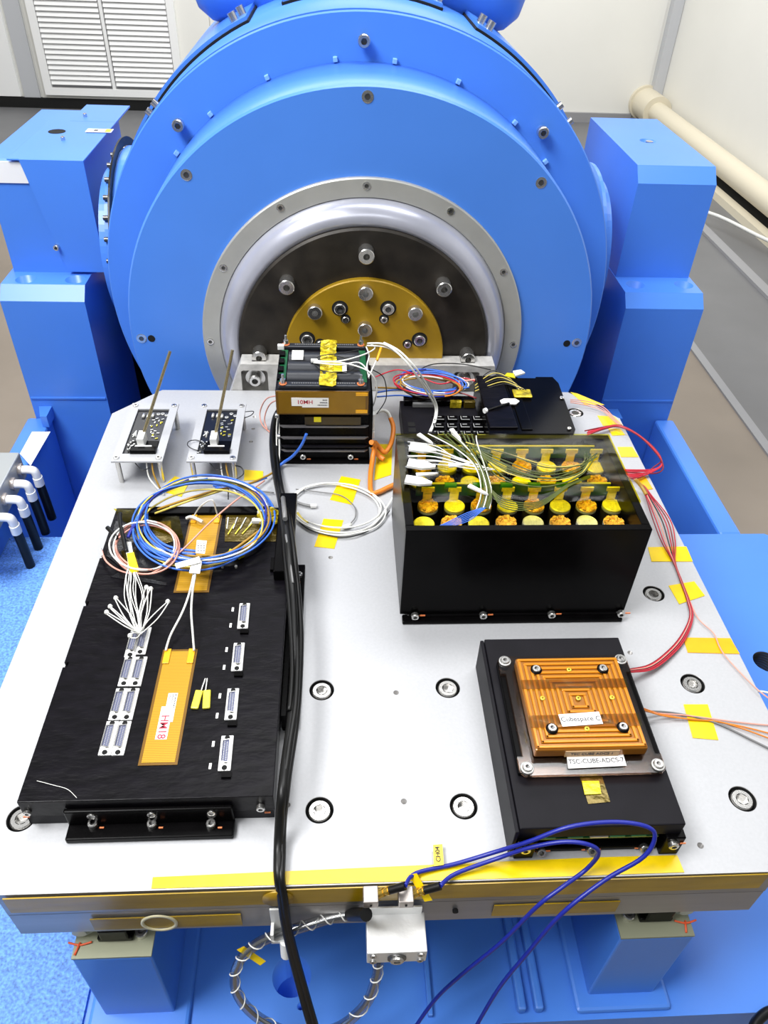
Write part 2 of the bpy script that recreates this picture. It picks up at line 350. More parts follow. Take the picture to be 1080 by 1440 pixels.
MB().box(.009, .017, -.008, .008, .0006, .0009).build('hazard_patch', TAPE, l); MB().box(-.008, -.002, -.003, .003, .0006, .0009).build('pictogram', INK, l)

# ================================================================ SHAKER
sh = thing('vibration_shaker', 'big round blue electrodynamic shaker with grey ring and dark armature disc', 'shaker', (.0455, .62, .0385))
SC = Vector((.0455, .62, .0385))
L = lambda p: Vector(p)-SC
def ylathe(prof, n=96, y=0, smooth=False):      # profile (r, depth towards viewer)
    return MB().lathe(prof, Matrix.Translation((0, y, 0)) @ RXF, n, smooth)
MB().lathe([(0, 0), (.337, 0), (.337, .46), (0, .46)], Matrix.Rotation(-PI/2, 4, 'X'), 128, False).build('rear_body', BLUE, sh, (0, .012, 0))
ylathe([(.20, 0), (.3365, 0), (.3365, .0015), (.335, .003), (.20, .003)], 160).build('body_face', BLUE, sh, (0, .003, 0))
for o in sh.children: pass
ylathe([(.0, .0), (.2875, .0), (.2875, .114), (.2855, .117), (.196, .117), (.196, .05), (0, .05)], 160).build('front_disc', BLUE, sh, (0, 0, 0))
for o in list(sh.children):
    for f in o.data.polygons:
        if abs(f.normal.y) < .3: f.use_smooth = True
ylathe([(.176, .1171), (.1985, .1171), (.1985, .1215), (.197, .1225), (.178, .1225), (.176, .1195)], 128).build('clamp_ring', mat('ring_aluminium', (.50, .50, .47), .45, .5, noise=.05, nscale=40), sh)
ylathe([(.1775, .085), (.1775, .119), (.174, .131), (.167, .139), (.159, .1435), (.153, .142), (.149, .137)], 128, smooth=True).build('diaphragm', RUB, sh)
ylathe([(0, .09), (.1525, .09), (.1525, .1445), (.150, .1465), (0, .1465)], 128).build('armature_disc', DARK, sh)
ylathe([(0, .1466), (.0965, .1466), (.0965, .153), (.0955, .1545), (0, .1545)], 96).build('gold_disc', GOLD, sh)
def insert(x, z, y0, y1, r=.0085):
    b = MB(); yy = lambda y: -y
    b.lathe([(r, y0), (r, y1-.0008), (r-.0008, y1), (r*.42, y1)], RXF, 28, False); b.lathe([(r*.42, y1), (r*.42, y0+.002), (0, y0+.002)], RXF, 16, False)
    me = b.mesh('insert', STEEL); return me
im1 = insert(0, 0, .1465, .164, .0088); im2 = insert(0, 0, .1545, .163, .0085)
for k in (-2, -1, 0, 1, 2):
    a = PI/4*k; link('insert', im1, sh, (.127*math.sin(a), 0, .127*math.cos(a)))
    if abs(k) < 2: link('insert', im2, sh, (.083*math.sin(a), 0, .083*math.cos(a)))
link('insert', im2, sh, (0, 0, .0375))
cb = ylathe([(0, 0), (.0095, 0), (.0095, .0004), (0, .0004)], 24).mesh('counterbore', HOLE)
for u, v, r in ((478, 434, .0068), (546, 434, .0068), (432, 477, .0068), (590, 478, .0068), (486, 449, .0042), (540, 449, .0042), (450, 483, .0042), (573, 484, .0042)):
    p = L(aty(u, v, .4645)); link('counterbore', cb, sh, (p.x, -.1545, p.z)).scale = (r/.0068, 1, r/.0068)
    screw(sh, (p.x, -.1547, p.z), r, .004, 'front', 'socket_screw')
for k in range(-3, 4):
    a = PI/6*k; screw(sh, (.190*math.sin(a), -.1222, .190*math.cos(a)), .0045, .0012, 'front', 'ring_screw')
for u, v in ((517, 136), (262, 246), (761, 257), (199, 476), (811, 482)):
    p = L(aty(u, v, .503)); screw(sh, (p.x, -.1168, p.z), .0062, .0008, 'front', 'flat_screw')
hm = ylathe([(0, 0), (.0045, 0), (.0045, .0006), (0, .0006)], 20).mesh('hole', HOLE)
for u, v in ((213, 476), (797, 483)):
    p = L(aty(u, v, .503)); link('hole', hm, sh, (p.x, -.1168, p.z))
for u, v in ((512, 58), (250, 177), (764, 187)):
    p = L(aty(u, v, .608)); MB().cyl((p.x, 0, p.z), (p.x, -.006, p.z), .0045, 16).build('standoff', STEEL, sh); screw(sh, (p.x, -.006, p.z), .0070, .008, 'front', 'cap_screw')
for k, (u, v) in enumerate(((472, 87), (555, 86), (377, 111), (643, 117), (298, 162), (722, 173), (252, 217), (764, 228))):
    p = L(aty(u, v, .62)); a = math.atan2(p.x, p.z)
    MB().box(-.0025, .0025, -.006, 0, -.002, .0035, .0007).build('rim_clip', mat('pale_blue_clip', (.22, .45, .85), .4), sh, (.2905*math.sin(a), 0, .2905*math.cos(a))).rotation_euler.y = a
# cover bands wrapped round the body
def arcband(a0, a1, y0, y1, r, t, n=24):
    b = MB(); A = [math.radians(a0+(a1-a0)*i/n) for i in range(n+1)]
    for A0, A1 in zip(A, A[1:]):
        P = lambda a, rr, y: (rr*math.sin(a), y, rr*math.cos(a))
        b.hexa([P(A0, r, y0), P(A1, r, y0), P(A1, r, y1), P(A0, r, y1)], [P(A0, r+t, y0), P(A1, r+t, y0), P(A1, r+t, y1), P(A0, r+t, y1)])
    bmesh.ops.remove_doubles(b.b, verts=b.b.verts, dist=1e-5); return b
for a0, a1, y in ((-72, -24, .10), (24, 72, .10), (-17, 17, .13)):
    arcband(a0, a1, y-.003, .44, .337, .003).build('dark_gap_band', HOLE, sh); arcband(a0+.3, a1-.3, y, .44, .340, .004).build('cover_band', BLUE, sh)  # black band under each cover stands in for its dark edge gap
for a, y in ((-27, .115), (-25.5, .135), (27, .115), (25.5, .135), (-16, .15), (16, .15)):
    ar = math.radians(a); q = Vector((math.sin(ar), 0, math.cos(ar))); p = q*.344; b = MB().cyl(p+Vector((0, y, 0)), p+q*.010+Vector((0, y, 0)), .0055, 6).build('hex_bolt', STEEL, sh)
for px_, py_ in ((207, 160), (213, 146), (806, 172), (790, 152)):
    p = L(aty(px_, py_, .66)); q = Vector((p.x, 0, p.z)).normalized(); MB().cyl(q*.337+Vector((0, .05, 0)), q*.344+Vector((0, .05, 0)), .0045, 12).build('rim_bolt', STEEL, sh)
# trunnion flanges
for s in (1, -1):
    MX = Matrix.Translation((0, .185, 0)) @ Matrix.Rotation(s*PI/2, 4, 'Y')
    MB().lathe([(.138, .25), (.138, .335), (.130, .345), (.130, .350), (0, .350)], MX, 72, False).build('trunnion_flange', BLUE, sh)
    MB().lathe([(.11, .350), (.11, .364), (0, .364)], MX, 72, False).build('trunnion_shaft', BLUE, sh)
MB().lathe([(.138, .337), (.150, .337), (.150, .3395), (.138, .3395)], Matrix.Translation((0, .185, 0)) @ Matrix.Rotation(-PI/2, 4, 'Y'), 72, False).build('dark_bolt_ring', BLKR, sh)  # black rim added to deepen the darkness around the left flange bolts
bm_ = MB().cyl((0, 0, 0), (-.010, 0, 0), .0035, 8).mesh('flange_bolt', STEELD)
for k in range(30):
    a = 2*PI*k/30; link('flange_bolt', bm_, sh, (-.340, .185+.134*math.cos(a), .134*math.sin(a)))
# air tank lying across the top
MB().lathe([(0, -.232), (.03, -.230), (.055, -.220), (.068, -.203), (.073, -.175), (.073, .175), (.068, .203), (.055, .220), (.03, .230), (0, .232)], Matrix.Translation((0, .28, .352)) @ Matrix.Rotation(PI/2, 4, 'Y'), 40, True).build('top_cylinder', BLUE, sh)
MB().box(-.09, .09, .15, .42, .335, .42, .006).build('terminal_box', BLUE, sh)

# ================================================================ DRIVER BAR
db = thing('driver_bar', 'cast silver driver bar with bolt pockets joining the armature to the slip plate', 'driver bar', (.0465, .46, 0))
fz = .0355
prof_lo = [(-.180, -.0135, 0-.03), (.180, -.0135, -.03), (.180, .0115, -.03), (-.180, .0115, -.03)]
o = MB().hexa([(-.1755, -.0135, -.03), (.172, -.0135, -.03), (.172, .0125, -.03), (-.1755, .0125, -.03)], [(-.150, -.0125, fz), (.158, -.0125, fz), (.158, .012, fz), (-.150, .012, fz)]).build('bar', CAST, db)
c = MB()
PK = [aty(u, 532, .4465).x-.0465 for u in (358, 656)]
for x in PK: c.box(x-.016, x+.016, -.05, .004, -.012, .027, .003)
for s_ in (-1, 1): c.cyl((-.001+s_*.127, -.0055, .0385), (-.001+s_*.127, .03, .0385), .0093, 24)
cut(o, c)
for x in PK: MB().cyl((x, .004, .012), (x, -.004, .012), .012, 20).build('washer', STEEL, db); screw(db, (x, -.004, .012), .0075, .009, 'front', 'cap_screw')

# ================================================================ SLIP PLATE
sp = thing('slip_plate', 'large pale metal test plate with chamfered corners and counterbored bolts', 'plate', (.05, .15, -.06))
SP = Vector((.05, .15, -.06)); LP = lambda p: Vector(p)-SP
out = [(-.201, -.1505), (.3045, -.1515), (.351, -.10), (.351, .387), (.302, .4462), (-.2005, .4462), (-.2487, .394), (-.2487, -.10)]
TP = MB().prism([(x-.05, y-.15) for x, y in out], .0305, .06).build('top_plate', PLATE, sp)
TP.data.materials.append(EDGE)
BOLTS = [(0, 0), (.1, 0), (.3, 0), (0, -.1), (.1, -.1), (.3, -.1), (.3, .1), (-.2, -.1), (.3, .4), (.0, .4), (.2, -.0), (.2, -.1)][:9]
c = MB()
for x, y in BOLTS: c.cyl((x-.05, y-.15, .0525), (x-.05, y-.15, .07), .0098, 32)
small = [(557, 974), (568, 1127), (465, 784), (358, 586), (356, 603), (353, 621), (886, 918), (985, 1189), (404, 1132), (333, 600)]
for u, v in small:
    p = LP(at(u, v, 0)); c.cyl((p.x, p.y, .05), (p.x, p.y, .07), .0022, 14)
cut(TP, c)
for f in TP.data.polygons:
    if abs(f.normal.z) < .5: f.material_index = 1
bb = MB().lathe([(.0079, 0), (.0079, .0055), (.0070, .0066), (.0044, .0066)], n=32, smooth=False).lathe([(.0044, .0066), (.0044, .002), (0, .002)], n=6, smooth=False)
bme = bb.mesh('bolt', STEEL)
cbm = MB().lathe([(0, 0), (.0097, 0), (.0097, .0068), (.0094, .0068), (.0094, .0003), (0, .0003)], n=32, smooth=False).mesh('counterbore', HOLE)
for x, y in BOLTS: link('counterbore', cbm, sp, (x-.05, y-.15, .0526)); link('bolt', bme, sp, (x-.05, y-.15, .0530), rz=random.random())
MB().prism([(x*.999-.05, y*.999-.15) for x, y in out], 0, .0295).build('lower_plate', EDGE, sp)
MB().prism([(x*.996-.05, y*.996-.15) for x, y in out], .0295, .0305).build('joint', HOLE, sp)
# tape strips lying on the plate
def tape(q, m=TAPE): return px_quad('tape_strip', q, 0, m, sp, .0004, .0002)
for o in ():
    pass
def tape_w(q, m=TAPE):
    pts = [LP(at(u, v, 0)) for u, v in q][::-1]; return quad_sheet('tape_strip', pts, m, sp, .0005, .0001)
for q in ([(802, 552), (812, 554), (850, 570), (822, 569)], [(840, 585), (864, 586), (875, 598), (848, 599)], [(855, 603), (872, 603), (879, 612), (861, 613)], [(868, 629), (889, 629), (898, 643), (873, 643)],
          [(911, 770), (965, 769), (974, 790), (916, 790)], [(940, 824), (976, 818), (991, 838), (955, 850)],
          [(961, 991), (995, 991), (1010, 1041), (974, 1038)], [(480, 670), (507, 675), (495, 710), (464, 703)], [(455, 730), (483, 732), (470, 772), (442, 769)],
          [(246, 670), (267, 678), (255, 699), (224, 690)], [(344, 661), (370, 663), (370, 675), (343, 676)], [(340, 682), (365, 686), (365, 699), (344, 691)], [(531, 625), (552, 625), (550, 668), (526, 676)]): tape_w(q)
for q in ([(895, 672), (907, 670), (918, 688), (904, 690)], [(960, 897), (1027, 898), (1040, 920), (967, 918)]): tape_w(q, TAPEO)
lab(tape_w([(215, 1234), (840, 1206), (952, 1203), (962, 1227), (700, 1236), (213, 1250)]), 'long yellow tape strip along the front edge')
# tape on the front faces
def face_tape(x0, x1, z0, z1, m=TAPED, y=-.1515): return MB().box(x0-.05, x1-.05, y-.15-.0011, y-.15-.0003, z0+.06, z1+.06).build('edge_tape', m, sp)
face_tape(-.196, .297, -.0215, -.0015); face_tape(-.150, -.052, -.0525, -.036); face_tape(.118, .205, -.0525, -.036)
MB().lathe([(.012, 0), (.012, .001), (.010, .001), (.010, 0)], Matrix.Translation((-.106-.05, -.3027, .0165)) @ RXF, 32).build('plug_ring', mat('plug_white', (.6, .55, .35), .4), sp)
MB().lathe([(0, .0012), (.010, .0012), (.010, 0)], Matrix.Translation((-.026-.05, -.3027, .048)) @ RXF, 32).build('plug_ring', GOLD, sp)
MB().cyl((.092-.05, -.3015, .018), (.092-.05, -.3035, .018), .002, 10).build('pin_hole', HOLE, sp)
for i in range(0): pass

# ================================================================ BATTERY BOX
bt = thing('battery_box', 'open black box of round battery cells under amber film, the tallest box on the plate', 'battery box', (.1640, .1370, 0))
B0 = Vector((.1640, .1370, 0)); X0, X1, Y0, Y1, ZT = -.0980, .0985, -.0645, .0665, .103
MB().box(X0+.006, X1-.006, Y0-.0015, Y1+.002, .0002, .0065, .0015).box(X0+.002, X1-.002, Y0-.0065, Y0+.002, .0002, .0042, .001).build('base_flange', BLK, bt)
MB().box(X0, X1, Y0, Y0+.0065, .0065, ZT, .0006).build('front_wall', BLK, bt)
MB().box(X0, X1, Y1-.006, Y1, .0065, ZT, .0006).build('rear_wall', BLK, bt)
MB().box(X0, X0+.007, Y0+.0066, Y1-.0061, .0065, ZT, .0006).build('side_wall', BLK, bt)
MB().box(X1-.007, X1, Y0+.0066, Y1-.0061, .0065, ZT, .0006).build('side_wall', BLK, bt)
MB().box(X0+.007, X1-.007, Y0+.0066, Y1-.0061, .0066, .020).build('floor_panel', BLK, bt)
for u in (584, 680, 776, 873):
    p = aty(u, 863, .0695)-B0; screw(bt, (p.x, Y0-.0016, .0075), .0034, .0036, 'front'); dab(bt, (p.x+.0065, Y0-.002, .0072), .0022, 'front')
for sx in (-1, 1):
    screw(bt, (sx*.085, Y1+.0, .0066), .003, .003)
cyl_body = MB().cyl((0, 0, .020), (0, 0, .079), .0089, 20).mesh('can', mat('black_cell_sleeve', (.012, .010, .012), .35))
ring_m = MB().lathe([(.0089, .079), (.0089, .0812), (.0078, .0816)], n=24).mesh('collar', WIRE['grey'])
def capmesh(m, wr):
    b = MB(); b.lathe([(.0088, 0), (.0088, .0012), (.0082, .0018), (.0074, .0015), (0, .0015)], n=26, smooth=False)
    for k in (-1, 0, 1): b.box(k*.0022-.0004, k*.0022+.0004, -.003, .0022, .0014, .0019)
    if wr:
        for k in range(14):
            a = 2*PI*k/14+random.random()*.3; M = Matrix.Rotation(a, 4, 'Z') @ Matrix.Translation((.0066, 0, .0018)) @ Matrix.Rotation(random.uniform(-.5, .5), 4, 'Y'); b.box(-.0024, .002, -.0012, .0012, -.0005, .0006, M=M)
    return b.mesh('cap', m)
caps = {'y': capmesh(CAPY, 0), 'o': capmesh(CAPO, 1), 's': capmesh(CAPS, 0)}
tabm = MB().box(-.0038, .0038, .0075, .0084, .0008, .0115).box(-.0038, .0038, .004, .0084, .0008, .0018).box(-.0055, .0055, .0070, .0088, .0115, .0155).box(-.0030, .0030, .0066, .0072, .003, .009).mesh('tab', NICK)
rows = [(.1825, .0894, 'oyyyoyoy', 1), (.1598, .0848, 'yoyoyoyo', 0), (.1272, .0897, 'oyoyoyoy', 1), (.1048, .0845, 'yoyososo', 0)]
for ry, rx, kinds, tb in rows:
    for i, k in enumerate(kinds):
        ce = link('cell', cyl_body, bt, (rx+i*.02293-B0.x, ry-B0.y, 0))
        link('collar', ring_m, ce)
        link('cap', caps[k], ce, (0, 0, .0805+random.uniform(0, .0012)), rz=random.uniform(-.12, .12))
        if tb: link('tab', tabm, ce, (0, 0, .0805))
for yb in (.1945, .1395):
    MB().box(X0+.014, X1-.014, yb-B0.y-.0008, yb-B0.y+.0008, .084, .0965).build('board', PCBG, bt)
    MB().box(X0+.014, X1-.014, yb-B0.y-.0010, yb-B0.y+.0010, .0965, .0972).build('board_rim', mat('board_rim', (.45, .42, .25), .5), bt)
for k in range(5):
    MB().cyl((-.06+.024*k, .0005, .096), (-.05+.024*k, .0005, .096), .003, 14).build('capacitor', mat('green_part', (.01, .14, .06), .3), bt)
# film over the rear two thirds
b = MB(); nx, ny = 22, 12; xs = [X0-.0008+(X1-X0+.0016)*i/nx for i in range(nx+1)]; ys = [-.030+(Y1+.0005+.030)*j/ny for j in range(ny+1)]
g = [[b.b.verts.new((x, y, ZT+.0008+(random.uniform(-.0012, .0002) if X0+.008 < x < X1-.008 and y < Y1-.007 else 0))) for x in xs] for y in ys]
for j in range(ny):
    for i in range(nx): b.b.faces.new((g[j][i], g[j][i+1], g[j+1][i+1], g[j+1][i])).smooth = True
b.build('film', KAPF, bt)
b = MB()
for x0 in (X1+.0003,): b.box(x0, x0+.0006, -.030, Y1, .030, ZT)
b.build('film_flap', KAPF, bt)
# white plugs and harness taped on the left of the battery box
hs = thing('battery_harness', 'olive and white wires with white plugs lying across the battery box', 'wire harness', (.10, .16, .104))
H0 = Vector((.10, .16, .104)); LH = lambda *t: [p-H0 for p in W(*t)]
wm = WIRE
for (u, v, w_, h_) in ((592, 632, .017, .011), (590, 655, .017, .011), (586, 678, .016, .010)):
    p = at(u, v, .1055)-H0; b = MB()
    b.prism([(-w_*.6, -h_*.5), (w_*.2, -h_*.5), (w_*.8, -h_*.12), (w_*.8, h_*.12), (w_*.2, h_*.5), (-w_*.6, h_*.5)], 0, .0022)
    o = b.build('plug', WHITE, hs, p); o.rotation_euler.z = -.25; lab(o, 'white flat plug')
for (u, v), rz in (((598, 618), -.9), ((641, 612), -1.2), ((672, 690), -.7), ((600, 668), .1), ((645, 655), .1)):
    p = at(u, v, .107)-H0; MB().prism([(-.009, -.002), (.006, -.0012), (.010, 0), (.006, .0012), (-.009, .002)], 0, .0016).build('splice', WHITE, hs, p).rotation_euler.z = rz
rr = random.Random(3)
for k in range(9):
    a = k*3.2+rr.uniform(-2, 2)
    wire('wire', LH((572+rr.uniform(-2, 4), 622+a*.9+k*1.5, .106), (612, 628+a, .108), (640+k*4, 645+a*.5+rr.uniform(-4, 4), .1085), (672+k*3, 654+a*.25, .108)), .00038, wm['white'], hs, 5)
for k in range(11):
    a = k*2.6
    wire('wire', LH((602+a*2.6, 610+rr.uniform(-3, 3), .105), (640+a*1.2, 628+rr.uniform(-5, 5), .108), (668+a*.5, 652+rr.uniform(-5, 5), .1085), (676+a*.6+rr.uniform(-2, 2), 690, .107), (670+a*.7, 716, .100)), .0006, wm['green' if k % 5 else 'white'], hs, 5)
for k in range(6):
    wire('wire', LH((678+k, 714, .101), (655+k*1, 722+k*2, .098), (630+k, 734+k*1.2, .096), (606+k*2, 745, .092)), .00042, wm['blue'], hs, 5)
for k in range(11):
    a = k*3.4+rr.uniform(-5, 5)
    wire('wire', LH((655+k*2.5, 622+k*2, .108), (712+rr.uniform(-9, 9), 640+a, .107), (770+rr.uniform(-9, 9), 658+a*.8, .106), (815, 652+a*.5+rr.uniform(-4, 4), .106), (834+rr.uniform(-12, 6), 632+rr.uniform(0, 20), .104)), .0005, wm['green' if k % 6 else 'yellow'], hs, 5)
for k in range(5):
    wire('wire', LH((676+k*2, 668, .107), (705, 700+k*3, .106), (756, 706+k*2, .105), (800, 680+k, .104), (830, 668+k, .102)), .0005, wm['green'], hs, 5)

# ================================================================ LONG AVIONICS BOX (HM18)
av = thing('avionics_box', 'long low black box with rows of small sockets and an amber heater patch', 'electronics box', (-.111, .041, 0))
A0 = Vector((-.111, .041, 0)); LA = lambda p: Vector(p)-A0
ax0, ax1, ay0, ay1 = -.0825, .0815, -.1465, .147
AT = .0300
o = MB().box(ax0, ax1, ay0, ay1, .0118, AT, .0006).build('upper_case', BLKS, av)
c = MB()
for yy in (.026, -.036, .082): c.box(ax0-.01, ax0+.0035, yy-.0025, yy+.0025, AT-.004, AT+.01)
cut(o, c)
MB().box(ax0+.001, ax1-.001, ay0+.001, ay1-.001, .0002, .0112).build('lower_case', BLKM, av)
MB().box(ax0+.002, ax1-.002, ay0+.002, ay1-.002, .0112, .0118).build('joint', HOLE, av)
MB().box(-.0545, .0545, ay0-.0135, ay0-.0005, .0002, .0055, .001).build('mount_flange', BLK, av)
MB().box(-.0545, .0545, ay0-.0035, ay0-.0003, .0055, .022, .001).build('flange_bracket', BLK, av)
for u in (131, 214, 297):
    p = LA(at(u, 1160, .006)); screw(av, (p.x, p.y, .0055), .0032, .0036); dab(av, (p.x+.006, p.y-.002, .0055), .0014)
    screw(av, (p.x+.001, ay0-.0036, .017), .0028, .001, 'front')
screw(av, (ax1-.009, ay0-.0002, .018), .003, .003, 'front'); dab(av, (ax1-.005, ay0-.0003, .010), .002, 'front')
screw(av, (ax0+.004, ay0-.0002, .018), .0025, .002, 'front'); dab(av, (ax0+.002, ay0-.0003, .0125), .002, 'front')
MB().box(ax1+.0005, ax1+.0125, -.078, .095, .0002, .0055, .001).box(ax1+.0005, ax1+.004, -.078, .095, .0055, .020).build('mount_flange', BLK, av)
p = LA(at(421, 815, .006)); screw(av, (ax1+.0075, .080, .0055), .003, .003); dab(av, (ax1+.0075, .072, .0055), .0012, m=ORNP)
MB().box(ax1-.012, ax1+.004, .05, ay1+.008, .0302, .0415, .001).build('rear_housing', BLK, av)
MB().box(ax0+.02, ax1-.02, ay1-.012, ay1-.002, .0301, .0335, .0008).build('rear_rail', BLK, av)
# little sockets
def dsub_parts():
    hw, hl = .0043, .0135
    fr = MB().box(-hw, hw, -hl, hl, 0, .0018, .0005).mesh('socket', ALU)
    b = MB()
    pts = [(-.0030, -.0085), (.0026, -.0092), (.0026, .0092), (-.0030, .0085)]; inn = [(-.0024, -.0078), (.0020, -.0085), (.0020, .0085), (-.0024, .0078)]
    for i in range(4):
        j = (i+1) % 4; P = lambda q, z: (q[0], q[1], z)
        b.hexa([P(pts[i], .0018), P(pts[j], .0018), P(inn[j], .0018), P(inn[i], .0018)], [P(pts[i], .0046), P(pts[j], .0046), P(inn[j], .0046), P(inn[i], .0046)])
    shl = b.mesh('shell', STEEL)
    ins = MB().prism(inn, .0018, .0036).mesh('insert', mat('blue_grey_insert', (.10, .11, .19), .5))
    b = MB()
    for r_, x in enumerate((-.0011, .0007)):
        for k in range(12-r_): b.cyl((x, -.0072+k*.00130+r_*.0006, .0036), (x, -.0072+k*.00130+r_*.0006, .0041), .00034, 5)
    pin = b.mesh('contacts', SOLD)
    hl_ = MB().cyl((0, 0, 0), (0, 0, .0004), .0018, 14).mesh('jack_hole', HOLE)
    return fr, shl, ins, pin, hl_
DS = dsub_parts()
def dsub(x, y, rz=0, z=AT):
    o = link('socket', DS[0], av, (x, y, z), rz=rz); link('shell', DS[1], o); link('insert', DS[2], o); link('contacts', DS[3], o)
    for s_ in (-1, 1): link('jack_hole', DS[4], o, (.0, s_*.0115, .0018))
for u, v in ((187, 904), (178.5, 943), (166, 989), (152.5, 1037), (199.5, 900), (193, 943), (181, 989), (169, 1037)):
    p = LA(at(u, v, AT+.002)); dsub(p.x+(.0008 if u in (199.5, 193, 181, 169) else 0), p.y)
for u, v in ((342.6, 865), (334.6, 922.6), (326, 989), (317.6, 1058)):
    p = LA(at(u, v, AT+.002)); dsub(p.x, p.y, .02)
    for dy in (.008, -.009): MB().box(p.x-.0105, p.x-.0088, p.y+dy-.0022, p.y+dy+.0022, AT, AT+.0002).build('printed_mark', PAPER, av)
    MB().box(p.x-.0012, p.x+.0052, p.y-.0185, p.y-.0145, AT, AT+.002).build('key_block', BLK, av)
# heaters
def heater(q, tab=True):
    P = [LA(at(u, v, AT+.0006)) for u, v in q]; cx = sum(p.x for p in P)/4; cy = sum(p.y for p in P)/4
    hw = (abs(P[1].x-P[0].x)+abs(P[2].x-P[3].x))/4; hh_ = (P[0].y-P[3].y)/2
    o = MB().box(-hw, hw, -hh_, hh_, 0, .0004).build('heater_patch', KAPB, av, (cx, cy, AT+.0001))
    MB().box(-hw+.002, hw-.002, -hh_+.002, hh_-.002, .0004, .0006).build('foil', HEAT, o)
    if tab:
        for s_ in (-1, 1): MB().box(s_*(hw-.004)-.0025, s_*(hw-.004)+.0025, hh_-.014, hh_, .0006, .0016, .0004).build('lead_tape', TAPEO, o)
    return o, hw, hh_
h1, hw, hh_ = heater([(232, 913), (279, 913), (248, 1076), (191, 1076)])
l1 = MB().box(-.0052, .0028, -.030, -.003, .0006, .0009).box(-.0022, .0046, -.016, .0085, .0006, .00092).build('paper_label', PAPER, h1)
text('HM18', .0078, (-.0014, -.020, .00095), (0, 0, -PI/2), h1, RED_INK)
for j, s_ in enumerate(('Polyimide', 'heater', '28V 5W')): text(s_, .0021, (.0036-.0022*j, .001, .00096), (0, 0, -PI/2), h1, INK) if 0 else None
b = MB()
for j in range(3):
    y = .0075
    while y > -.004+.004*j:
        l = random.uniform(.0006, .0014); b.box(.0030-.0020*j, .0038-.0020*j, y-l, y, .00092, .00098); y -= l+.0005
b.build('small_print', INK, h1)
h2, hw2, hh2 = heater([(264, 722), (311, 722), (296, 833), (249, 833)])
# black foil and amber patches at the back
px = lambda q, m, n='tape_patch', z=AT: quad_sheet(n, [LA(at(u, v, z)) for u, v in q][::-1], m, av, .0004, .0002)
px([(160, 716), (250, 720), (258, 757), (175, 732)], KAPF, z=AT+.001); px([(205, 735), (240, 733), (243, 762), (222, 768), (207, 757)], mat('dark_amber_foil', (.10, .07, .008), .2, .5, bump=.8, bscale=90))
px([(318, 722), (400, 720), (398, 762), (316, 762)], MATS['dark_amber_foil']); px([(156, 812), (235, 824), (234, 820), (166, 806)], mat('crumpled_black_film', (.01, .01, .012), .22, 0, bump=.9, bscale=60))
px([(163, 733), (215, 745), (240, 800), (180, 806), (150, 782)], MATS['crumpled_black_film'], z=AT+.0004); px([(170, 775), (190, 773), (196, 800), (178, 802)], MATS['dark_amber_foil'], z=AT+.0012)
for i in range(7):
    MB().box(-.0005, .0005, -.008, .008, 0, .0008).build('wire_end', NICK if i % 2 else SOLD, av, LA(at(320+i*5.5, 736+(i % 2)*8, AT+.0008))).rotation_euler.z = random.uniform(-.5, .2)
pb = LA(at(389, 794, AT)); o = MB().box(-.005, .005, -.009, .006, 0, .003).build('pin_header', BLK, av, (pb.x, pb.y, AT))
for i in range(4): MB().box(-.001+i*.0014, -.0004+i*.0014, -.008, -.002, .003, .0042).build('pin', NICK, o)
# crimp pair in yellow foil
for s_ in (-.0035, .0035):
    p = LA(at(284, 985, AT)); MB().box(-.0028, .0028, -.008, .008, 0, .0022, .0008).build('foil_wrap', NICK, av, (p.x+s_, p.y, AT)).rotation_euler.z = s_*25
    MB().cyl((p.x+s_*.5, p.y+.006, AT+.001), (p.x+.001+s_*.2, p.y+.018, AT+.002), .0006, 6).build('crimp', SOLD, av)
for u, v in ((313, 798), (332, 798)):
    p = LA(at(u, v, AT)); MB().cyl((p.x, p.y, AT), (p.x, p.y, AT+.002), .0012, 8).build('stud', SOLD, av)
lab(wire('thread', [LA(q) for q in W((52, 1098, .0305), (75, 1104, .0308), (95, 1110, .0306), (108, 1122, .0305))], .0002, WIRE['white'], av), 'loose white thread')

# ================================================================ CONTROL BOX WITH COIL PLATE
ad = thing('control_box', 'low matte black box carrying an amber wrapped coil plate, near the right front corner', 'electronics box', (.1825, -.0575, 0))
D0 = Vector((.1825, -.0575, 0)); LD = lambda p: Vector(p)-D0
MB().box(-.0545, .0535, -.0775, .0775, .022, .035, .0008).box(-.0545, .0535, -.055, .0775, .0002, .022).build('case', BLKM, ad)
MB().box(-.0575, -.0548, -.0790, .0775, .0002, .0335, .0006).build('side_plate', BLKM, ad)
MB().box(-.0545, .0535, -.0555, -.0552, .002, .021).build('recess', BLK, ad)
MB().box(-.040, .040, -.0768, -.0555, .0178, .0190).build('board', PCBG, ad)
for i, x in enumerate((-.034, -.016, .012, .026)): MB().box(x-.005, x+.005, -.0776, -.068, .0191, .0216, .0004).build('board_connector', mat('green_part', (0, 0, 0)), ad)
MB().box(-.006, .006, -.0772, -.070, .0191, .0205).build('pin_row', SOLD, ad)
for x0, x1 in ((-.0545, -.0415), (.0435, .0565)): 
    MB().box(x0, x1, -.0805, -.056, .0002, .0225, .0008).build('foot', BLK, ad)
    screw(ad, ((x0+x1)/2-.001, -.0806, .016), .0034, .003, 'front'); dab(ad, (x1-.001, -.0808, .0165), .0018, 'front')
MB().box(-.0412, .0432, -.0765, -.0555, .0002, .0045, .0008).build('front_rail', BLK, ad)
for x in (-.036, -.002, .034): screw(ad, (x, -.0766, .0035), .0032, .0036, (PI/3, 0, 0)); dab(ad, (x+.005, -.0768, .003), .0016, 'front'); dab(ad, (x-.005, -.0768, .003), .0012, 'front')
PT = .0352
def rrect(x0, x1, y0, y1): return [(x0, y0), (x1, y0), (x1, y1), (x0, y1)]
cx, cy = .0005, .0055
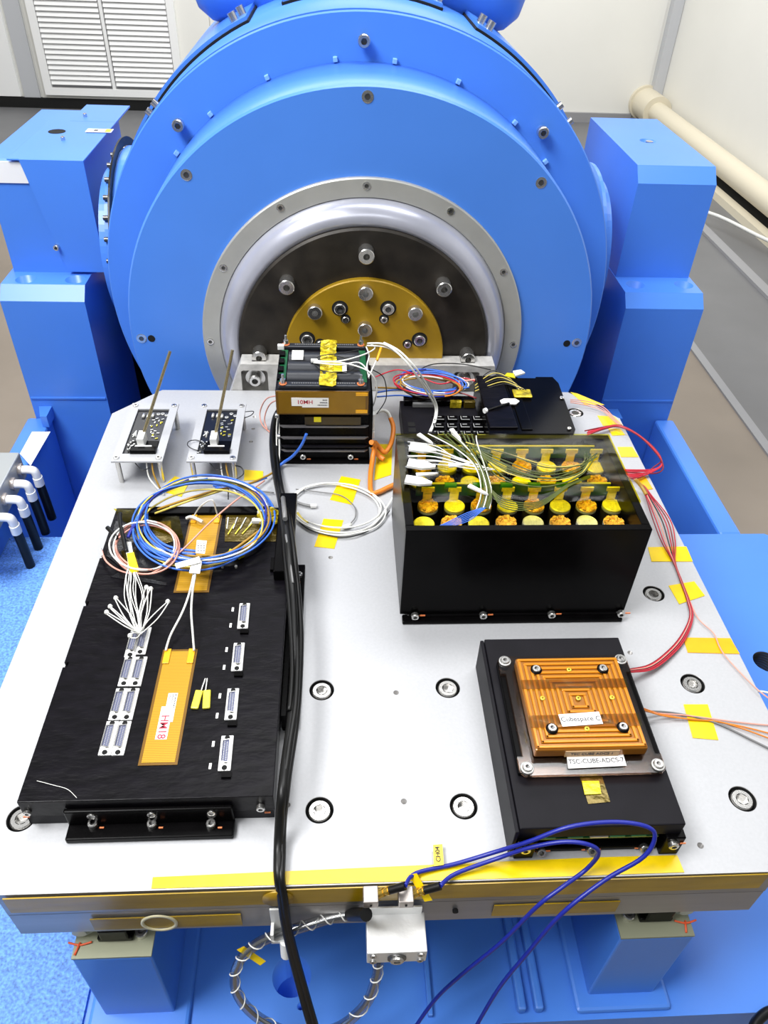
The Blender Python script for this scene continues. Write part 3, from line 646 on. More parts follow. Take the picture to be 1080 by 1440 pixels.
MB().box(cx-.050, cx+.050, cy-.047, cy+.046, PT, PT+.0045, .001).build('spacer_plate', BLK, ad)
e = .0495; n_ = .010
ac = [(-e+.003, -e), (e-.003, -e), (e, -e+.003), (e, -e+.014), (e-.004, -e+.014), (e-.004, e-.016), (e, e-.016), (e, e-.003), (e-.003, e), (-e+.003, e), (-e, e-.003), (-e, e-.016), (-e+.004, e-.016), (-e+.004, -e+.014), (-e, -e+.014), (-e, -e+.003)]
MB().prism([(cx+x, cy+y-.001) for x, y in ac], PT+.0047, PT+.0072).build('acrylic_plate', ACRY, ad)
for sx, sy in ((-1, -1), (1, -1), (-1, 1), (1, 1)):
    screw(ad, (cx+sx*.0445, cy+sy*.0445-.001, PT+.0073), .0032, .0026); MB().lathe([(.0036, 0), (.0045, 0), (.0045, .0012), (.0036, .0012)], Matrix.Translation((cx+sx*.0445, cy+sy*.0445-.001, PT+.0073)), 20).build('washer', SOLD, ad)
CO = mat('amber_wrapped_copper', (.62, .215, .006), .24, .25, noise=.12, nscale=25, coat=.8)
COD = mat('amber_wrapped_groove', (.30, .105, .002), .3, .3, coat=.6)
kb = MB().box(-.0385, .0385, -.0385, .0385, 0, .0085, .0012).build('coil_plate', COD, ad, (cx, cy+.001, PT+.0074))
for k in range(9):
    a = .0375-k*.0039; w_ = .0011; z0, z1 = .0085, .0096; b = MB()
    b.box(-a, a, a-2*w_, a, z0, z1, .0005).box(-a, -a+2*w_, -a, a-2*w_, z0, z1, .0005).box(a-2*w_, a, -a, a-2*w_, z0, z1, .0005).box(-a, a, -a-.0, -a+2*w_, z0, z1, .0005)
    b.build('ridge', CO, kb)
YF = film('yellow_film_strip', (.86, .80, .18), .10, .3)
MB().box(-.0388, .0388, .010, .018, .0097, .0099).build('tape_band', YF, kb); MB().box(-.0388, .0388, -.022, -.012, .0097, .0099).build('tape_band', YF, kb)
for u, v in ((752, 949), (845, 948), (774, 1032), (873, 1030)):
    p = LD(at(u, v, .0463)); screw(kb, (p.x-cx, p.y-cy-.001, .0096), .0030, .0022); MB().lathe([(.0031, 0), (.0042, 0), (.0042, .0006), (.0031, .0006)], Matrix.Translation((p.x-cx, p.y-cy-.001, .0096)), 20).build('washer', BLK, kb)
for u, v in ((798, 949), (761, 989), (811, 989), (858, 988), (823, 1032)):
    p = LD(at(u, v, .0463)); MB().lathe([(.0008, 0), (.0018, 0), (.0018, .0005), (.0008, .0005)], Matrix.Translation((p.x-cx, p.y-cy-.001, .0096)), 14).build('rivet', NICK, kb)
def label_on(par, c0, q, z, txt, size, m=PAPER, ink=INK, off=Vector((0, 0, 0)), rz=0):
    P = [at(u, v, z)-c0-off for u, v in q]; o = quad_sheet('paper_label', [Vector((p.x, p.y, z-c0.z-off.z)) for p in P][::-1], m, par, .0003, 0)
    c_ = sum(P, Vector((0, 0, 0)))/4
    if txt: text(txt, size, (c_.x, c_.y, z-c0.z-off.z+.0003), (0, 0, rz), par, ink)
    return o
label_on(ad, D0, [(785, 1005), (842, 1001), (848, 1018), (791, 1022)], .0528, 'Cubespace C', .0052, rz=.02)
label_on(ad, D0, [(797, 1064), (876, 1060), (881, 1077), (799, 1081)], .0432, 'TSC-CUBE-ADCS-7', .0046, rz=.02)
MB().box(-.018, .019, -.0392, -.0386, .0008, .0072).build('side_label', mat('amber_covered_label', (.42, .25, .10), .4), kb); text('TSC CUBE ADCS 1', .0036, (.0005, -.0393, .004), (PI/2, 0, 0), kb, INK)
quad_sheet('tape_patch', [LD(at(u, v, .035)) for u, v in ((815, 1093), (846, 1091), (858, 1128), (827, 1131))][::-1], MATS['dark_amber_foil'], ad, .0004, .0001)
quad_sheet('tape_patch', [LD(at(u, v, .0355)) for u, v in ((818, 1099), (842, 1099), (845, 1117), (822, 1118))][::-1], mat('bright_yellow_foil', (.72, .62, .01), .25, .2, bump=.7, bscale=120), ad, .0008, .0001)

# ================================================================ STACKED ELECTRONICS
st = thing('electronics_stack', 'tall black ribbed module stack with amber heater face and upside down label', 'module stack', (-.001, .342, 0))
S0 = Vector((-.001, .342, 0)); LS = lambda p: Vector(p)-S0
sx0, sx1, sy0, sy1 = -.0465, .0465, -.0463, .0463
MB().box(sx0-.002, sx1+.002, sy0, sy1, .0002, .0045, .0008).build('base_plate', BLK, st)
MB().box(sx0, sx1, sy0+.004, sy1, .0045, .0635).build('core', BLK, st)
FIN = mat('fin_edge', (.13, .125, .13), .35, .3)
for z in (.016, .0215, .0325, .047):
    MB().hexa([(sx0, sy0+.004, z), (sx1, sy0+.004, z), (sx1-.004, sy0+.0005, z), (sx0+.004, sy0+.0005, z)], [(sx0, sy0+.004, z+.0014), (sx1, sy0+.004, z+.0014), (sx1-.004, sy0+.0005, z+.0014), (sx0+.004, sy0+.0005, z+.0014)]).build('fin', BLKM if z == .0215 else FIN, st)
for z in (.0295,): pass
for u in (426, 493):
    p = LS(aty(u, 646, .2957)); screw(st, (p.x, sy0+.0038, .0085), .0032, .003, 'front'); dab(st, (p.x+.006, sy0+.003, .005), .0022, 'front')
screw(st, (sx0-.001, sy0+.012, .028), .003, .003, 'left'); screw(st, (sx0-.001, sy0+.004, .060), .003, .003, 'left')
MB().box(sx0-.002, sx1+.001, sy0-.0004, sy1, .0637, .0925, .0015).build('top_module', BLKM, st)
hf = MB().box(sx0-.0015, sx1-.001, sy0-.0014, sy0-.0006, .0647, .0925, .0003).build('heater_patch', KAPB, st)
HM2 = mat('amber_heater_face', (.26, .135, .006), .3, .3, noise=.08, nscale=60)
MB().box(sx0+.001, sx1-.004, sy0-.0019, sy0-.0014, .0665, .0915).build('foil', HM2, hf)
for z in (.069, .0895): MB().box(sx1-.014, sx1-.002, sy0-.0024, sy0-.0019, z-.0018, z+.0018).build('lead_tape', TAPEO, hf)
MB().box(-.0325, .0045, sy0-.0022, sy0-.0019, .0755, .0852).box(-.022, .0050, sy0-.0023, sy0-.0019, .0738, .0852).build('paper_label', PAPER, st)
text('HM01', .0065, (-.0190, sy0-.0023, .0805), (-PI/2, 0, PI), st, RED_INK)
b = MB()
for j in range(3):
    x = .0035
    while x > -.0055+.002*j:
        l = random.uniform(.0006, .0014); b.box(x-l, x, sy0-.0025, sy0-.0023, .0762+.003*j, .0772+.003*j); x -= l+.0005
b.build('small_print', INK, st)
b = MB()
b.box(-.020, .038, sy0+.001, sy0+.0035, .0505, .0600).build('amber_strip', mat('amber_strip_dark', (.045, .030, .008), .25, .3, bump=.7, bscale=70), st)
MB().box(-.0105, -.003, sy0+.0, sy0+.001, .0545, .0605, .0003).build('foil_tag', MATS['bright_yellow_foil'], st)
# top face: long bars, rails, foil band, studs
TZ = .0925
for y in (-.019, .0, .019): MB().cyl((sx0+.009, y, TZ-.0035), (sx1-.009, y, TZ-.0035), .0095, 28).build('bar', mat('slate_black', (.022, .024, .030), .38, .2), st)
for y in (sy0+.006, sy1-.006):
    MB().box(sx0+.001, sx1-.003, y-.0045, y+.0045, TZ, TZ+.0045, .0012).build('rail', MATS['slate_black'], st)
    b = MB()
    for i in range(28): b.box(-.032+i*.0023, -.032+i*.0023+.0014, y-.0009, y+.0009, TZ+.0046, TZ+.0051)
    b.build('pin_row', WIRE['grey'], st)
for x in (sx0+.004, sx1-.006): MB().box(x-.0035, x+.0035, -.033, .033, TZ, TZ+.002).build('edge_board', PCBG, st)
for i in range(4): MB().box(sx0-.001, sx0+.005, -.031+i*.016, -.022+i*.016, TZ+.002, TZ+.005, .0004).build('edge_connector', BLK, st)
MB().box(sx0-.004, sx0+.003, .0345, .0395, TZ+.001, TZ+.006, .0004).build('white_plug', WHITE, st)
FOILY = mat('crinkled_yellow_foil', (.62, .48, .02), .2, .35, noise=.7, nscale=170, bump=1, bscale=150)
b = MB(); ny = 26; pr = None
for j in range(ny+1):
    y = sy0-.001+(sy1-sy0+.002)*j/ny
    v = [b.b.verts.new((x+random.uniform(-.0007, .0007), y, TZ+.0062+random.uniform(-.0012, .0016))) for x in (-.004, .0005, .005, .0095, .013)]
    if pr:
        for i in range(4): b.b.faces.new((pr[i], pr[i+1], v[i+1], v[i]))
    pr = v
b.build('foil_band', FOILY, st)
MB().box(.0100, .0190, -.022, -.006, TZ+.0066, TZ+.0084, .0006).build('foil_tag', MATS['bright_yellow_foil'], st); MB().box(.0190, .0235, -.022, -.006, TZ+.0066, TZ+.0080).build('white_tag', PAPER, st)
MB().box(-.034, -.022, .004, .0235, TZ+.0062, TZ+.0068).build('paper_label', PAPER, st)
for x, y in ((sx0+.006, sy0+.005), (sx1-.009, sy0+.005), (sx0+.005, sy1-.006), (sx1-.007, sy1-.006)):
    MB().cyl((x, y, TZ+.0045), (x, y, TZ+.010), .0028, 6).cyl((x, y, TZ+.010), (x, y, TZ+.0155), .0014, 10).build('stud', STEEL, st); MB().lathe([(.0029, 0), (.0038, 0), (.0038, .001), (.0029, .001)], Matrix.Translation((x, y, TZ+.0046)), 16).build('sealant_ring', ORNP, st)
MB().box(sx1+.0015, sx1+.0065, sy0+.006, sy0+.013, .040, .060, .0006).build('side_plug', WHITE, st)
MB().box(sx1+.0015, sx1+.0065, sy0+.006, sy0+.013, .030, .0385, .0006).build('side_plug', WHITE, st)
MB().box(sx1+.0005, sx1+.004, sy0+.004, sy1-.01, .020, .075).build('side_cover', BLK, st)

# ================================================================ ANTENNA MODULES
def antenna(x0, x1, ybase, lbl, rodtip, seed, bx):
    y0, y1 = ybase, ybase+.1085; cx_, cy_ = (x0+x1)/2, (y0+y1)/2
    t = thing('antenna_module', lbl, 'antenna module', (cx_, cy_, 0), group=None)
    w2, l2 = (x1-x0)/2, (y1-y0)/2; Z = .0285
    b = MB(); f = .0085
    b.box(-w2, w2, -l2, -l2+.013, Z, Z+.0018).box(-w2, w2, l2-.012, l2, Z, Z+.0018).box(-w2, -w2+f, -l2+.013, l2-.012, Z, Z+.0018).box(w2-f, w2, -l2+.013, l2-.012, Z, Z+.0018)
    b.build('frame', PLATE, t)
    pc = MB().box(-w2+f-.001, w2-f+.001, -l2+.012, l2-.011, Z-.0016, Z-.0002).build('circuit_board', PCBB, t)
    for sx in (-1, 1):
        for sy in (-1, 1):
            MB().cyl((sx*(w2-.0045), sy*(l2-.0055), .0001), (sx*(w2-.0045), sy*(l2-.0055), Z), .0026, 6).build('leg', STEEL, t)
            screw(t, (sx*(w2-.0045), sy*(l2-.0055), Z+.0018), .0028, .0016)
    R_ = random.Random(seed)
    for i in range(3): o = MB().lathe([(0, 0), (.0016, 0), (.0016, .006), (0, .006)], Matrix.Rotation(PI/2, 4, 'X'), 12).build('can', SOLD, pc, (-.009+i*.005, .034+R_.uniform(-.002, .002), Z+.001))
    for i in range(3): MB().lathe([(.0008, 0), (.0022, 0), (.0022, .0004), (.0008, .0004)], n=16).build('pad_ring', SOLD, pc, (.006+i*.0045, .036-R_.uniform(0, .008), Z))
    for i in range(18): MB().box(-.0015, .0015, -.0006, .0006, 0, .0006).build('chip', SOLD if i % 3 else NICK, pc, (R_.uniform(.002, .014), R_.uniform(-.012, .026), Z)).rotation_euler.z = R_.choice((0, PI/2, .5))
    for i in range(6): MB().cyl((-.012+R_.uniform(-.003, .003), -.004+R_.uniform(-.006, .006), Z), (-.011, -.004+R_.uniform(-.006, .006), Z+.001), .0008, 6).build('solder_dot', SOLD, pc)
    MB().box(-.009, .017, -.042, -.034, Z, Z+.006, .0005).box(-.011, .016, -.034, -.018, Z, Z+.0015).build('connector_block', BLK, t)
    MB().box(bx-.0035, bx+.0035, -.030, -.014, Z+.0005, Z+.012, .0004).box(bx-.006, bx+.011, -.034, -.029, Z+.0005, Z+.004, .0004).build('rod_holder', WHITE, t)
    for i in range(12): MB().box(-.0009, .0009, -.0007, .0007, 0, .0022).build('solder_blob', SOLD, t, (R_.uniform(-.0155, -.007), R_.uniform(-.042, -.016), Z)).rotation_euler.z = R_.random()*3
    base_p = Vector((bx+.0005, -.017, Z+.008)); tip = Vector(rodtip)-Vector((cx_, cy_, 0))
    MB().cyl(base_p, tip, .0017, 12, .0015).build('rod', mat('brass_rod', (.50, .42, .24), .25, .85), t)
    wire('wire', [(-.004, -l2+.004, Z-.001), (.004, -l2-.001, Z-.008), (.012, -l2-.002, Z-.005)], .0005, WIRE['black'], t)
    wire('wire', [(.008, -l2+.006, Z-.002), (.010, -l2-.003, Z-.015), (.018, -l2-.011, .006), (.026, -l2-.018, .002)], .0008, WIRE['white'], t)
    wire('wire', [(w2-.012, -l2+.006, Z-.002), (w2-.010, -l2-.003, Z-.012), (w2-.004, -l2-.011, .004)], .0009, WIRE['amber'], t)
    return t
antenna(-.2150, -.1640, .2603, 'left one of two white framed circuit boards with brass rods', (-.1545, .328, .1175), 4, .000)
t2 = antenna(-.1400, -.0895, .2603, 'right one of two white framed circuit boards with brass rods, with black wire loop', (-.0905, .316, .1260), 9, -.0005)
wire('wire_loop', [(-.0085, -.026, .030), (-.018, -.020, .032), (-.026, -.024, .034), (-.0265, -.032, .034), (-.018, -.037, .032), (-.0085, -.034, .030)], .0005, WIRE['black'], t2)
wire('wire_loop', [(.022, .030, .026), (.032, .034, .028), (.034, .042, .028), (.024, .044, .026)], .0005, WIRE['black'], t2)
wire('wire_loop', [(.020, -.050, .022), (.028, -.050, .020), (.031, -.056, .016), (.024, -.060, .012)], .0007, WIRE['black'], t2)

# ================================================================ BOARD BOX AND TAPED BLACK BOX (back right)
cbx = thing('socket_panel_box', 'low black box with a grid of small sockets behind the battery box', 'electronics box', (.145, .360, 0))
C0 = Vector((.145, .360, 0)); LC = lambda p: Vector(p)-C0
MB().box(-.060, .028, -.064, .030, .0002, .022, .001).build('case', BLKM, cbx)
MB().box(-.056, .026, .018, .030, .0221, .029, .001).build('rear_rail', BLK, cbx)
MB().box(-.046, -.022, .014, .019, .0225, .0275, .0005).build('grey_connector', WIRE['grey'], cbx)
for x in (.004, .020): MB().box(x-.007, x+.006, .013, .018, .0225, .031, .0006).build('foil_tag', MATS['dark_amber_foil'] if x > .01 else FOILY, cbx)
for k in range(4): MB().box(-.054, -.046, -.058+k*.0115, -.050+k*.0115, .0221, .0224).build('printed_mark', HOLE, cbx)
for r_ in range(4):
    for c_ in range(4):
        x, y = -.020+c_*.0145+(.002 if r_ % 2 else 0), -.056+r_*.0150
        o = MB().box(-.006, .006, -.0045, .0045, 0, .0035, .0004).build('socket', BLK, cbx, (x, y, .0221))
        MB().box(-.0048, .0048, -.0042, -.0034, .0035, .0039).box(-.0048, -.0041, -.0034, .003, .0035, .0038).box(-.0025, .0025, .001, .002, .0035, .0040).build('shell_edge', SOLD, o)
    MB().box(-.026, .026, -.0494+r_*.0150, -.0486+r_*.0150, .0221, .0228).build('divider', SOLD if r_ in (0, 1) else BLKM, cbx)
tb = thing('taped_box', 'taller black box with white tie tags at the back right of the plate', 'electronics box', (.222, .355, 0))
T0 = Vector((.222, .355, 0)); LT = lambda p: Vector(p)-T0
MB().prism([(-.0480, -.058), (.0430, -.058), (.0470, -.050), (.0500, .046), (.046, .060), (.026, .060), (.0245, .057), (.004, .057), (.002, .060), (-.0460, .060)], .0002, .0400).build('case', BLK, tb)
MB().box(-.0465, -.016, -.050, .058, .0401, .0425, .0008).build('side_flap', BLKS, tb)
MB().box(-.012, .0, -.052, .054, .0401, .0415, .0006).build('seam_bar', BLK, tb)
p = LT(at(717, 566, .0425)); MB().prism([(-.010, -.004), (.006, -.005), (.011, .001), (.007, .006), (-.006, .006), (-.011, .002)], .0426, .0440).build('tie_tag', PAPER, tb, (p.x, p.y, 0))
p = LT(at(730, 526, .0425)); MB().prism([(-.006, -.007), (.007, 0), (.003, .007), (-.007, .004)], .0426, .0446).build('tie_tag', PAPER, tb, (p.x, p.y, 0))
p = LT(at(718, 530, .0425)); MB().prism([(-.008, -.002), (.004, -.007), (.004, .004), (-.004, .005)], .0446, .0452).build('foil_tag', MATS['bright_yellow_foil'], tb, (p.x, p.y, 0))
p = LT(at(736, 553, .0425)); MB().box(-.012, .009, -.009, .008, .0416, .0436, .0012).build('foil_wrap', FOILY, tb, (p.x, p.y, 0))
wire('tie', [LT(q) for q in W((682, 578, .043), (700, 572, .0445), (716, 567, .0442))], .0013, BLKR, tb)
MB().cyl(LT(at(681, 578, .043)), LT(at(684, 577, .043)), .003, 12).build('tie_head', WHITE, tb)
for k in range(7): wire('wire', [LT(q) for q in W((668, 540+k*2, .040), (690+k*3, 522+k*3, .044), (712+k*3, 528+k*3, .044), (728+k*2, 548, .0436))], .0006, WIRE['yellow' if k % 2 else 'black'], tb, 5)
screw(tb, (.046, .012, .0401), .0025, .002, name='brass_screw'); screw(tb, (.040, -.050, .0401), .0022, .002)

# ================================================================ MANIFOLD AT LEFT
mf = thing('air_manifold', 'grey aluminium air manifold with white elbow fittings and a gauge at the left edge', 'manifold', (-.44, .385, -.1995))
M0 = Vector((-.44, .385, -.1995))
MB().box(-.11, .0400, -.085, .072, .060, .0985, .002).build('block', mat('grey_manifold', (.42, .44, .44), .45, .4), mf)
MB().box(-.10, .020, -.075, .065, 0.0035, .060).build('bracket', BLUE, mf)
el = MB().tube([(0, 0, 0), (.012, 0, 0), (.021, 0, -.002), (.024, 0, -.009), (.025, 0, -.020)], .0075, 14, 5).mesh('elbow', WHITE)
for i, (u, v) in enumerate(((28, 657), (19, 681), (8, 704), (-5, 729))):
    q = atx(u, v, -.398)-M0; z = q.z
    z = .082
    MB().cyl((.0395, q.y, z), (.044, q.y, z), .0085, 6).build('fitting_nut', mat('pinkish_nut', (.62, .55, .50), .35, .6), mf)
    o = link('elbow', el, mf, (.043, q.y, z)); o.scale = (.68, .8, .68); MB().cyl((.025, 0, -.018), (.025, 0, -.036), .0088, 18).build('collet', WHITE, o)
    wire('hose', [(.060, q.y, z-.022), (.061, q.y, z-.05), (.063, q.y-.003, z-.0815)], .0058, BLKR, mf, 10)
for y in (.052, .008):
    MB().cyl((-.006, y, .0985), (-.006, y, .106), .010, 6).build('gauge_nut', NICK, mf)
    MB().cyl((-.006, y, .106), (-.006, y, .112), .005, 12).cyl((-.026, y, .122), (.0, y, .122), .014, 28).build('gauge_body', STEEL, mf)
    MB().cyl((.0, y, .122), (.0015, y, .122), .0125, 28).build('gauge_face', BLK, mf)
    for s_ in (-1, 1): MB().cyl((.0015, y, .122+s_*.006), (.002, y, .122+s_*.006), .003, 10).build('face_dot', WHITE, mf)
bl = tag(MB().hexa([at(u, v, DZ+.0012) for u, v in ((45, 607), (71, 607), (43, 655), (28, 638))], [at(u, v, DZ+.002) for u, v in ((45, 607), (71, 607), (43, 655), (28, 638))]).build('beam_label', PAPER), 'white paper label stuck on the left blue side beam', 'label')

# ================================================================ SENSOR BLOCK AND ACCELEROMETERS ON THE FRONT EDGE
sb = thing('sensor_block', 'small bright silver sensor block bolted below the front edge of the plate', 'sensor', (.0507, -.1545, -.0450))
MB().box(-.0195, .0195, -.0245, 0, -.008, .0085, .0006).build('block', ALU, sb)
MB().box(-.0180, .0175, -.001, .0, .0085, .0190).build('back_plate', ALU, sb)
for sx in (-1, 1):
    for sz in (-.0045, .0048): screw(sb, (sx*.0155, -.0246, sz), .0022, .0012, 'front')
MB().cyl((0, -.0245, 0), (0, -.0255, 0), .0062, 28).build('port_ring', STEELD, sb); screw(sb, (0, -.0255, 0), .0045, .002, 'front', 'port_plug')
def accel(u, lbl):
    q = aty(u, 1256, -.156)
    t = thing('accelerometer', lbl, 'accelerometer', (q.x, -.1530, q.z))
    MB().box(-.0048, .0048, -.0105, 0, -.0042, .0042, .0006).build('cube', mat('titanium', (.33, .30, .28), .35, .8), t)
    MB().cyl((0, -.0106, .0), (0, -.0110, 0), .0008, 8).build('hole', HOLE, t)
    MB().cyl((.0049, -.004, .001), (.0085, -.004, .0035), .0030, 6).cyl((.0085, -.004, .0035), (.0125, -.004, .006), .0020, 12).cyl((.0105, -.004, .0045), (.0115, -.004, .0052), .0028, 12).build('connector', mat('gold_plated', (.75, .50, .10), .25, .9), t)
    MB().cyl((.0120, -.004, .0058), (.0215, -.004, .0112), .0026, 14).build('boot', BLKR, t)
    return Vector((q.x+.0215, -.157, q.z+.0112))
e1 = accel(521, 'left one of two small metal accelerometer cubes on the front edge')
e2 = accel(570, 'right one of two small metal accelerometer cubes on the front edge')
# blue cables
bc1 = tag(wire('sensor_cable', [e1]+W((585, 1228, .004), (640, 1215, .003), (700, 1197, .012), (745, 1183, .028), (800, 1163, .043), (860, 1156, .046), (905, 1161, .046), (921, 1175, .040), (905, 1205, .026), (850, 1238, .008), (790, 1285, -.012), (742, 1340, -.060), (700, 1392, -.11), (660, 1460, -.165)), .0014, WIRE['navy'], None, 10), 'dark blue cable from the left accelerometer, looping widest over the black control box', 'cable')
bc2 = tag(wire('sensor_cable', [e2]+W((640, 1229, .004), (700, 1207, .009), (745, 1192, .024), (790, 1184, .034), (825, 1187, .036), (842, 1199, .028), (825, 1222, .008), (790, 1248, .002), (755, 1275, -.010), (705, 1325, -.055), (650, 1370, -.10), (610, 1408, -.14), (572, 1462, -.18)), .0014, WIRE['navy'], None, 10), 'dark blue cable from the right accelerometer, with the tighter loop', 'cable')
def tagstrip(q, z, zz, lbl, txtpos=None, rz=PI/2):
    o = MB().hexa([at(u, v, a) for (u, v), a in zip(q, z)][::-1], [at(u, v, a)+Vector((0, -.0002, .0004)) for (u, v), a in zip(q, z)][::-1]).build('cable_tag', TAPE)
    return tag(o, lbl, 'tag')
t1 = tagstrip([(609, 1188), (622, 1187), (624, 1216), (610, 1218)], (.0045, .0045, .0045, .0045), 0, 'yellow flag tag standing behind the blue cables')
text('CH04', .0042, at(616, 1201, .0052), (0, 0, PI/2), None, INK, 'tag_lettering').parent = t1
t2_ = tagstrip([(574, 1230), (586, 1228), (608, 1266), (597, 1268)], (.006, .006, -.008, -.008), 0, 'yellow flag tag hanging down over the front edge between the accelerometers')
# spiral tube loop
lp = thing('spiral_cable', 'clear spiral wrapped cable looping below the front edge from the silver sensor block', 'cable', (0, -.18, -.1))
LPc = Vector((0, -.18, -.1)); path = W((492, 1286, -.045), (465, 1291, -.047), (430, 1302, -.050), (395, 1313, -.055), (362, 1327, -.065), (338, 1350, -.08), (330, 1378, -.10), (338, 1405, -.12), (365, 1432, -.145), (410, 1452, -.16), (470, 1447, -.15), (512, 1415, -.12), (528, 1380, -.09), (533, 1352, -.060))
path = [p-LPc for p in path]
wire('sleeve', path, .0036, CLEARF, lp, 12); wire('core', path, .0013, WIRE['grey'], lp, 8)
P = smooth_path(path, 14); sp_ = []
for i, p in enumerate(P):
    T = (P[min(i+1, len(P)-1)]-P[max(i-1, 0)]).normalized(); N = T.cross(Vector((0, 0, 1))).normalized(); Bn = T.cross(N); a = i*.62
    sp_.append(p+(N*math.cos(a)+Bn*math.sin(a))*.0037)
wire('spiral', sp_, .0005, WIRE['white'], lp, 5, 1)
MB().cyl(path[0], aty(515, 1286, -.165)-LPc, .0042, 14).build('black_boot', BLKR, lp)
ct = tag(MB().hexa([at(u, v, z_) for u, v, z_ in ((333, 1336, -.070), (343, 1331, -.070), (374, 1352, -.085), (366, 1358, -.085))], [at(u, v, z_)+Vector((0, 0, .0006)) for u, v, z_ in ((333, 1336, -.070), (343, 1331, -.070), (374, 1352, -.085), (366, 1358, -.085))]).build('cable_tag', TAPE), 'yellow tag wrapped on the spiral cable loop', 'tag')
cl = thing('cable_clip', 'white plastic cable clip under the front edge beside the thick black cable', 'clip', (-.026, -.152, -.045))
MB().box(-.0065, .0065, -.002, -.0005, -.016, .018, .0004).box(-.0065, .0065, -.010, -.002, -.016, -.013).box(-.0065, -.0045, -.010, -.002, -.013, -.002).box(.0045, .0065, -.010, -.002, -.013, -.002).build('clip', WHITE, cl)
MB().cyl((.003, -.009, -.014), (.003, -.012, -.030), .0040, 12).build('tie_head', WHITE, cl)

# ================================================================ CABLES ON THE PLATE
def cable(name, lbl, cat, pts, r, m, n=8): return tag(wire(name, W(*pts), r, m, None, n), lbl, cat)
bh = thing('black_cable_bundle', 'thick black cable bundle running from the stack down over the long box and front edge', 'cable bundle', (-.03, 0, .03))
BH = Vector((-.03, 0, .03))
def bw(pts, r, m=None, n=8): return wire('cable', [p-BH for p in W(*pts)], r, m or BLKR, bh, n)
bw([(402, 566, .012), (388, 585, .008), (383, 615, .006), (385, 650, .006), (391, 685, .010), (399, 720, .042), (405, 770, .048), (411, 830, .038), (414, 890, .036), (414, 950, .034), (410, 1010, .034), (402, 1070, .033), (397, 1115, .033), (394, 1150, .020), (392, 1190, .008), (392, 1232, .005), (397, 1262, -.010), (402, 1300, -.035), (412, 1345, -.07), (425, 1395, -.11), (440, 1450, -.15)], .0034, n=12)
bw([(396, 590, .008), (389, 620, .006), (391, 655, .006), (397, 690, .012), (406, 725, .044), (413, 775, .046), (419, 830, .034), (423, 890, .033), (421, 960, .033), (416, 1020, .033), (407, 1080, .032), (402, 1120, .031), (398, 1160, .014), (397, 1200, .007), (396, 1235, .006), (400, 1264, -.008), (405, 1300, -.033), (416, 1345, -.068), (430, 1395, -.108), (446, 1450, -.148)], .0024)
bw([(394, 700, .030), (400, 740, .048), (407, 790, .044), (413, 850, .037), (418, 915, .036), (416, 985, .036), (408, 1040, .035), (400, 1095, .034)], .0024)
bw([(384, 640, .004), (388, 680, .014), (394, 712, .042), (398, 750, .048), (402, 800, .042), (408, 870, .038), (411, 940, .038), (407, 1000, .037)], .0018)
bw([(398, 700, .046), (401, 730, .053)], .0022, WIRE['grey']); bw([(402, 752, .052), (408, 790, .047), (412, 820, .042)], .0010, WIRE['grey'])
# white/pink wires beside the stack
wp = thing('pale_wire_pair', 'white and pink wires dropping beside the left side of the ribbed stack', 'wires', (-.06, .33, .02))
WP = Vector((-.06, .33, .02))
for k, (m_, pts) in enumerate((('pink', ((399, 556, .07), (376, 560, .04), (366, 578, .015), (368, 596, .004), (380, 608, .002))), ('pink', ((399, 560, .07), (380, 568, .035), (372, 588, .012), (376, 604, .003))), ('white', ((399, 566, .06), (390, 590, .03), (389, 625, .008), (391, 655, .004))), ('white', ((399, 572, .055), (393, 600, .02), (393, 640, .006), (392, 668, .005))), ('white', ((392, 668, .005), (396, 688, .004), (412, 712, .003), (425, 728, .0025))))):
    wire('wire', [p-WP for p in W(*pts)], .0008, WIRE[m_], wp, 6)
cable('blue_lead', 'short blue lead crossing the ribs of the stack to the wire loom', 'wire', ((431, 610, .046), (424, 626, .032), (412, 641, .016), (398, 651, .006), (388, 660, .004)), .0016, WIRE['blue'])
# orange cable
oc = thing('orange_cable', 'orange sleeved cable zigzagging between the stack and battery box', 'cable', (.055, .28, .01)); OC = Vector((.055, .28, .01))
for pts in (((522, 622, .030), (527, 625, .022), (524, 645, .010), (521, 668, .006), (522, 692, .004), (532, 692, .004), (545, 686, .004), (556, 681, .004)), ((527, 622, .022), (534, 630, .014), (541, 636, .010), (548, 628, .012), (552, 615, .014), (553, 600, .020), (549, 588, .026)), ((524, 628, .020), (532, 640, .009), (540, 646, .006))):
    wire('sleeve', [p-OC for p in W(*pts)], .0027, WIRE['orange'], oc, 10)
wire('sheath', [p-OC for p in W((549, 588, .026), (545, 580, .032), (537, 577, .036), (527, 582, .040), (523, 592, .044))], .0020, WIRE['white'], oc, 8)
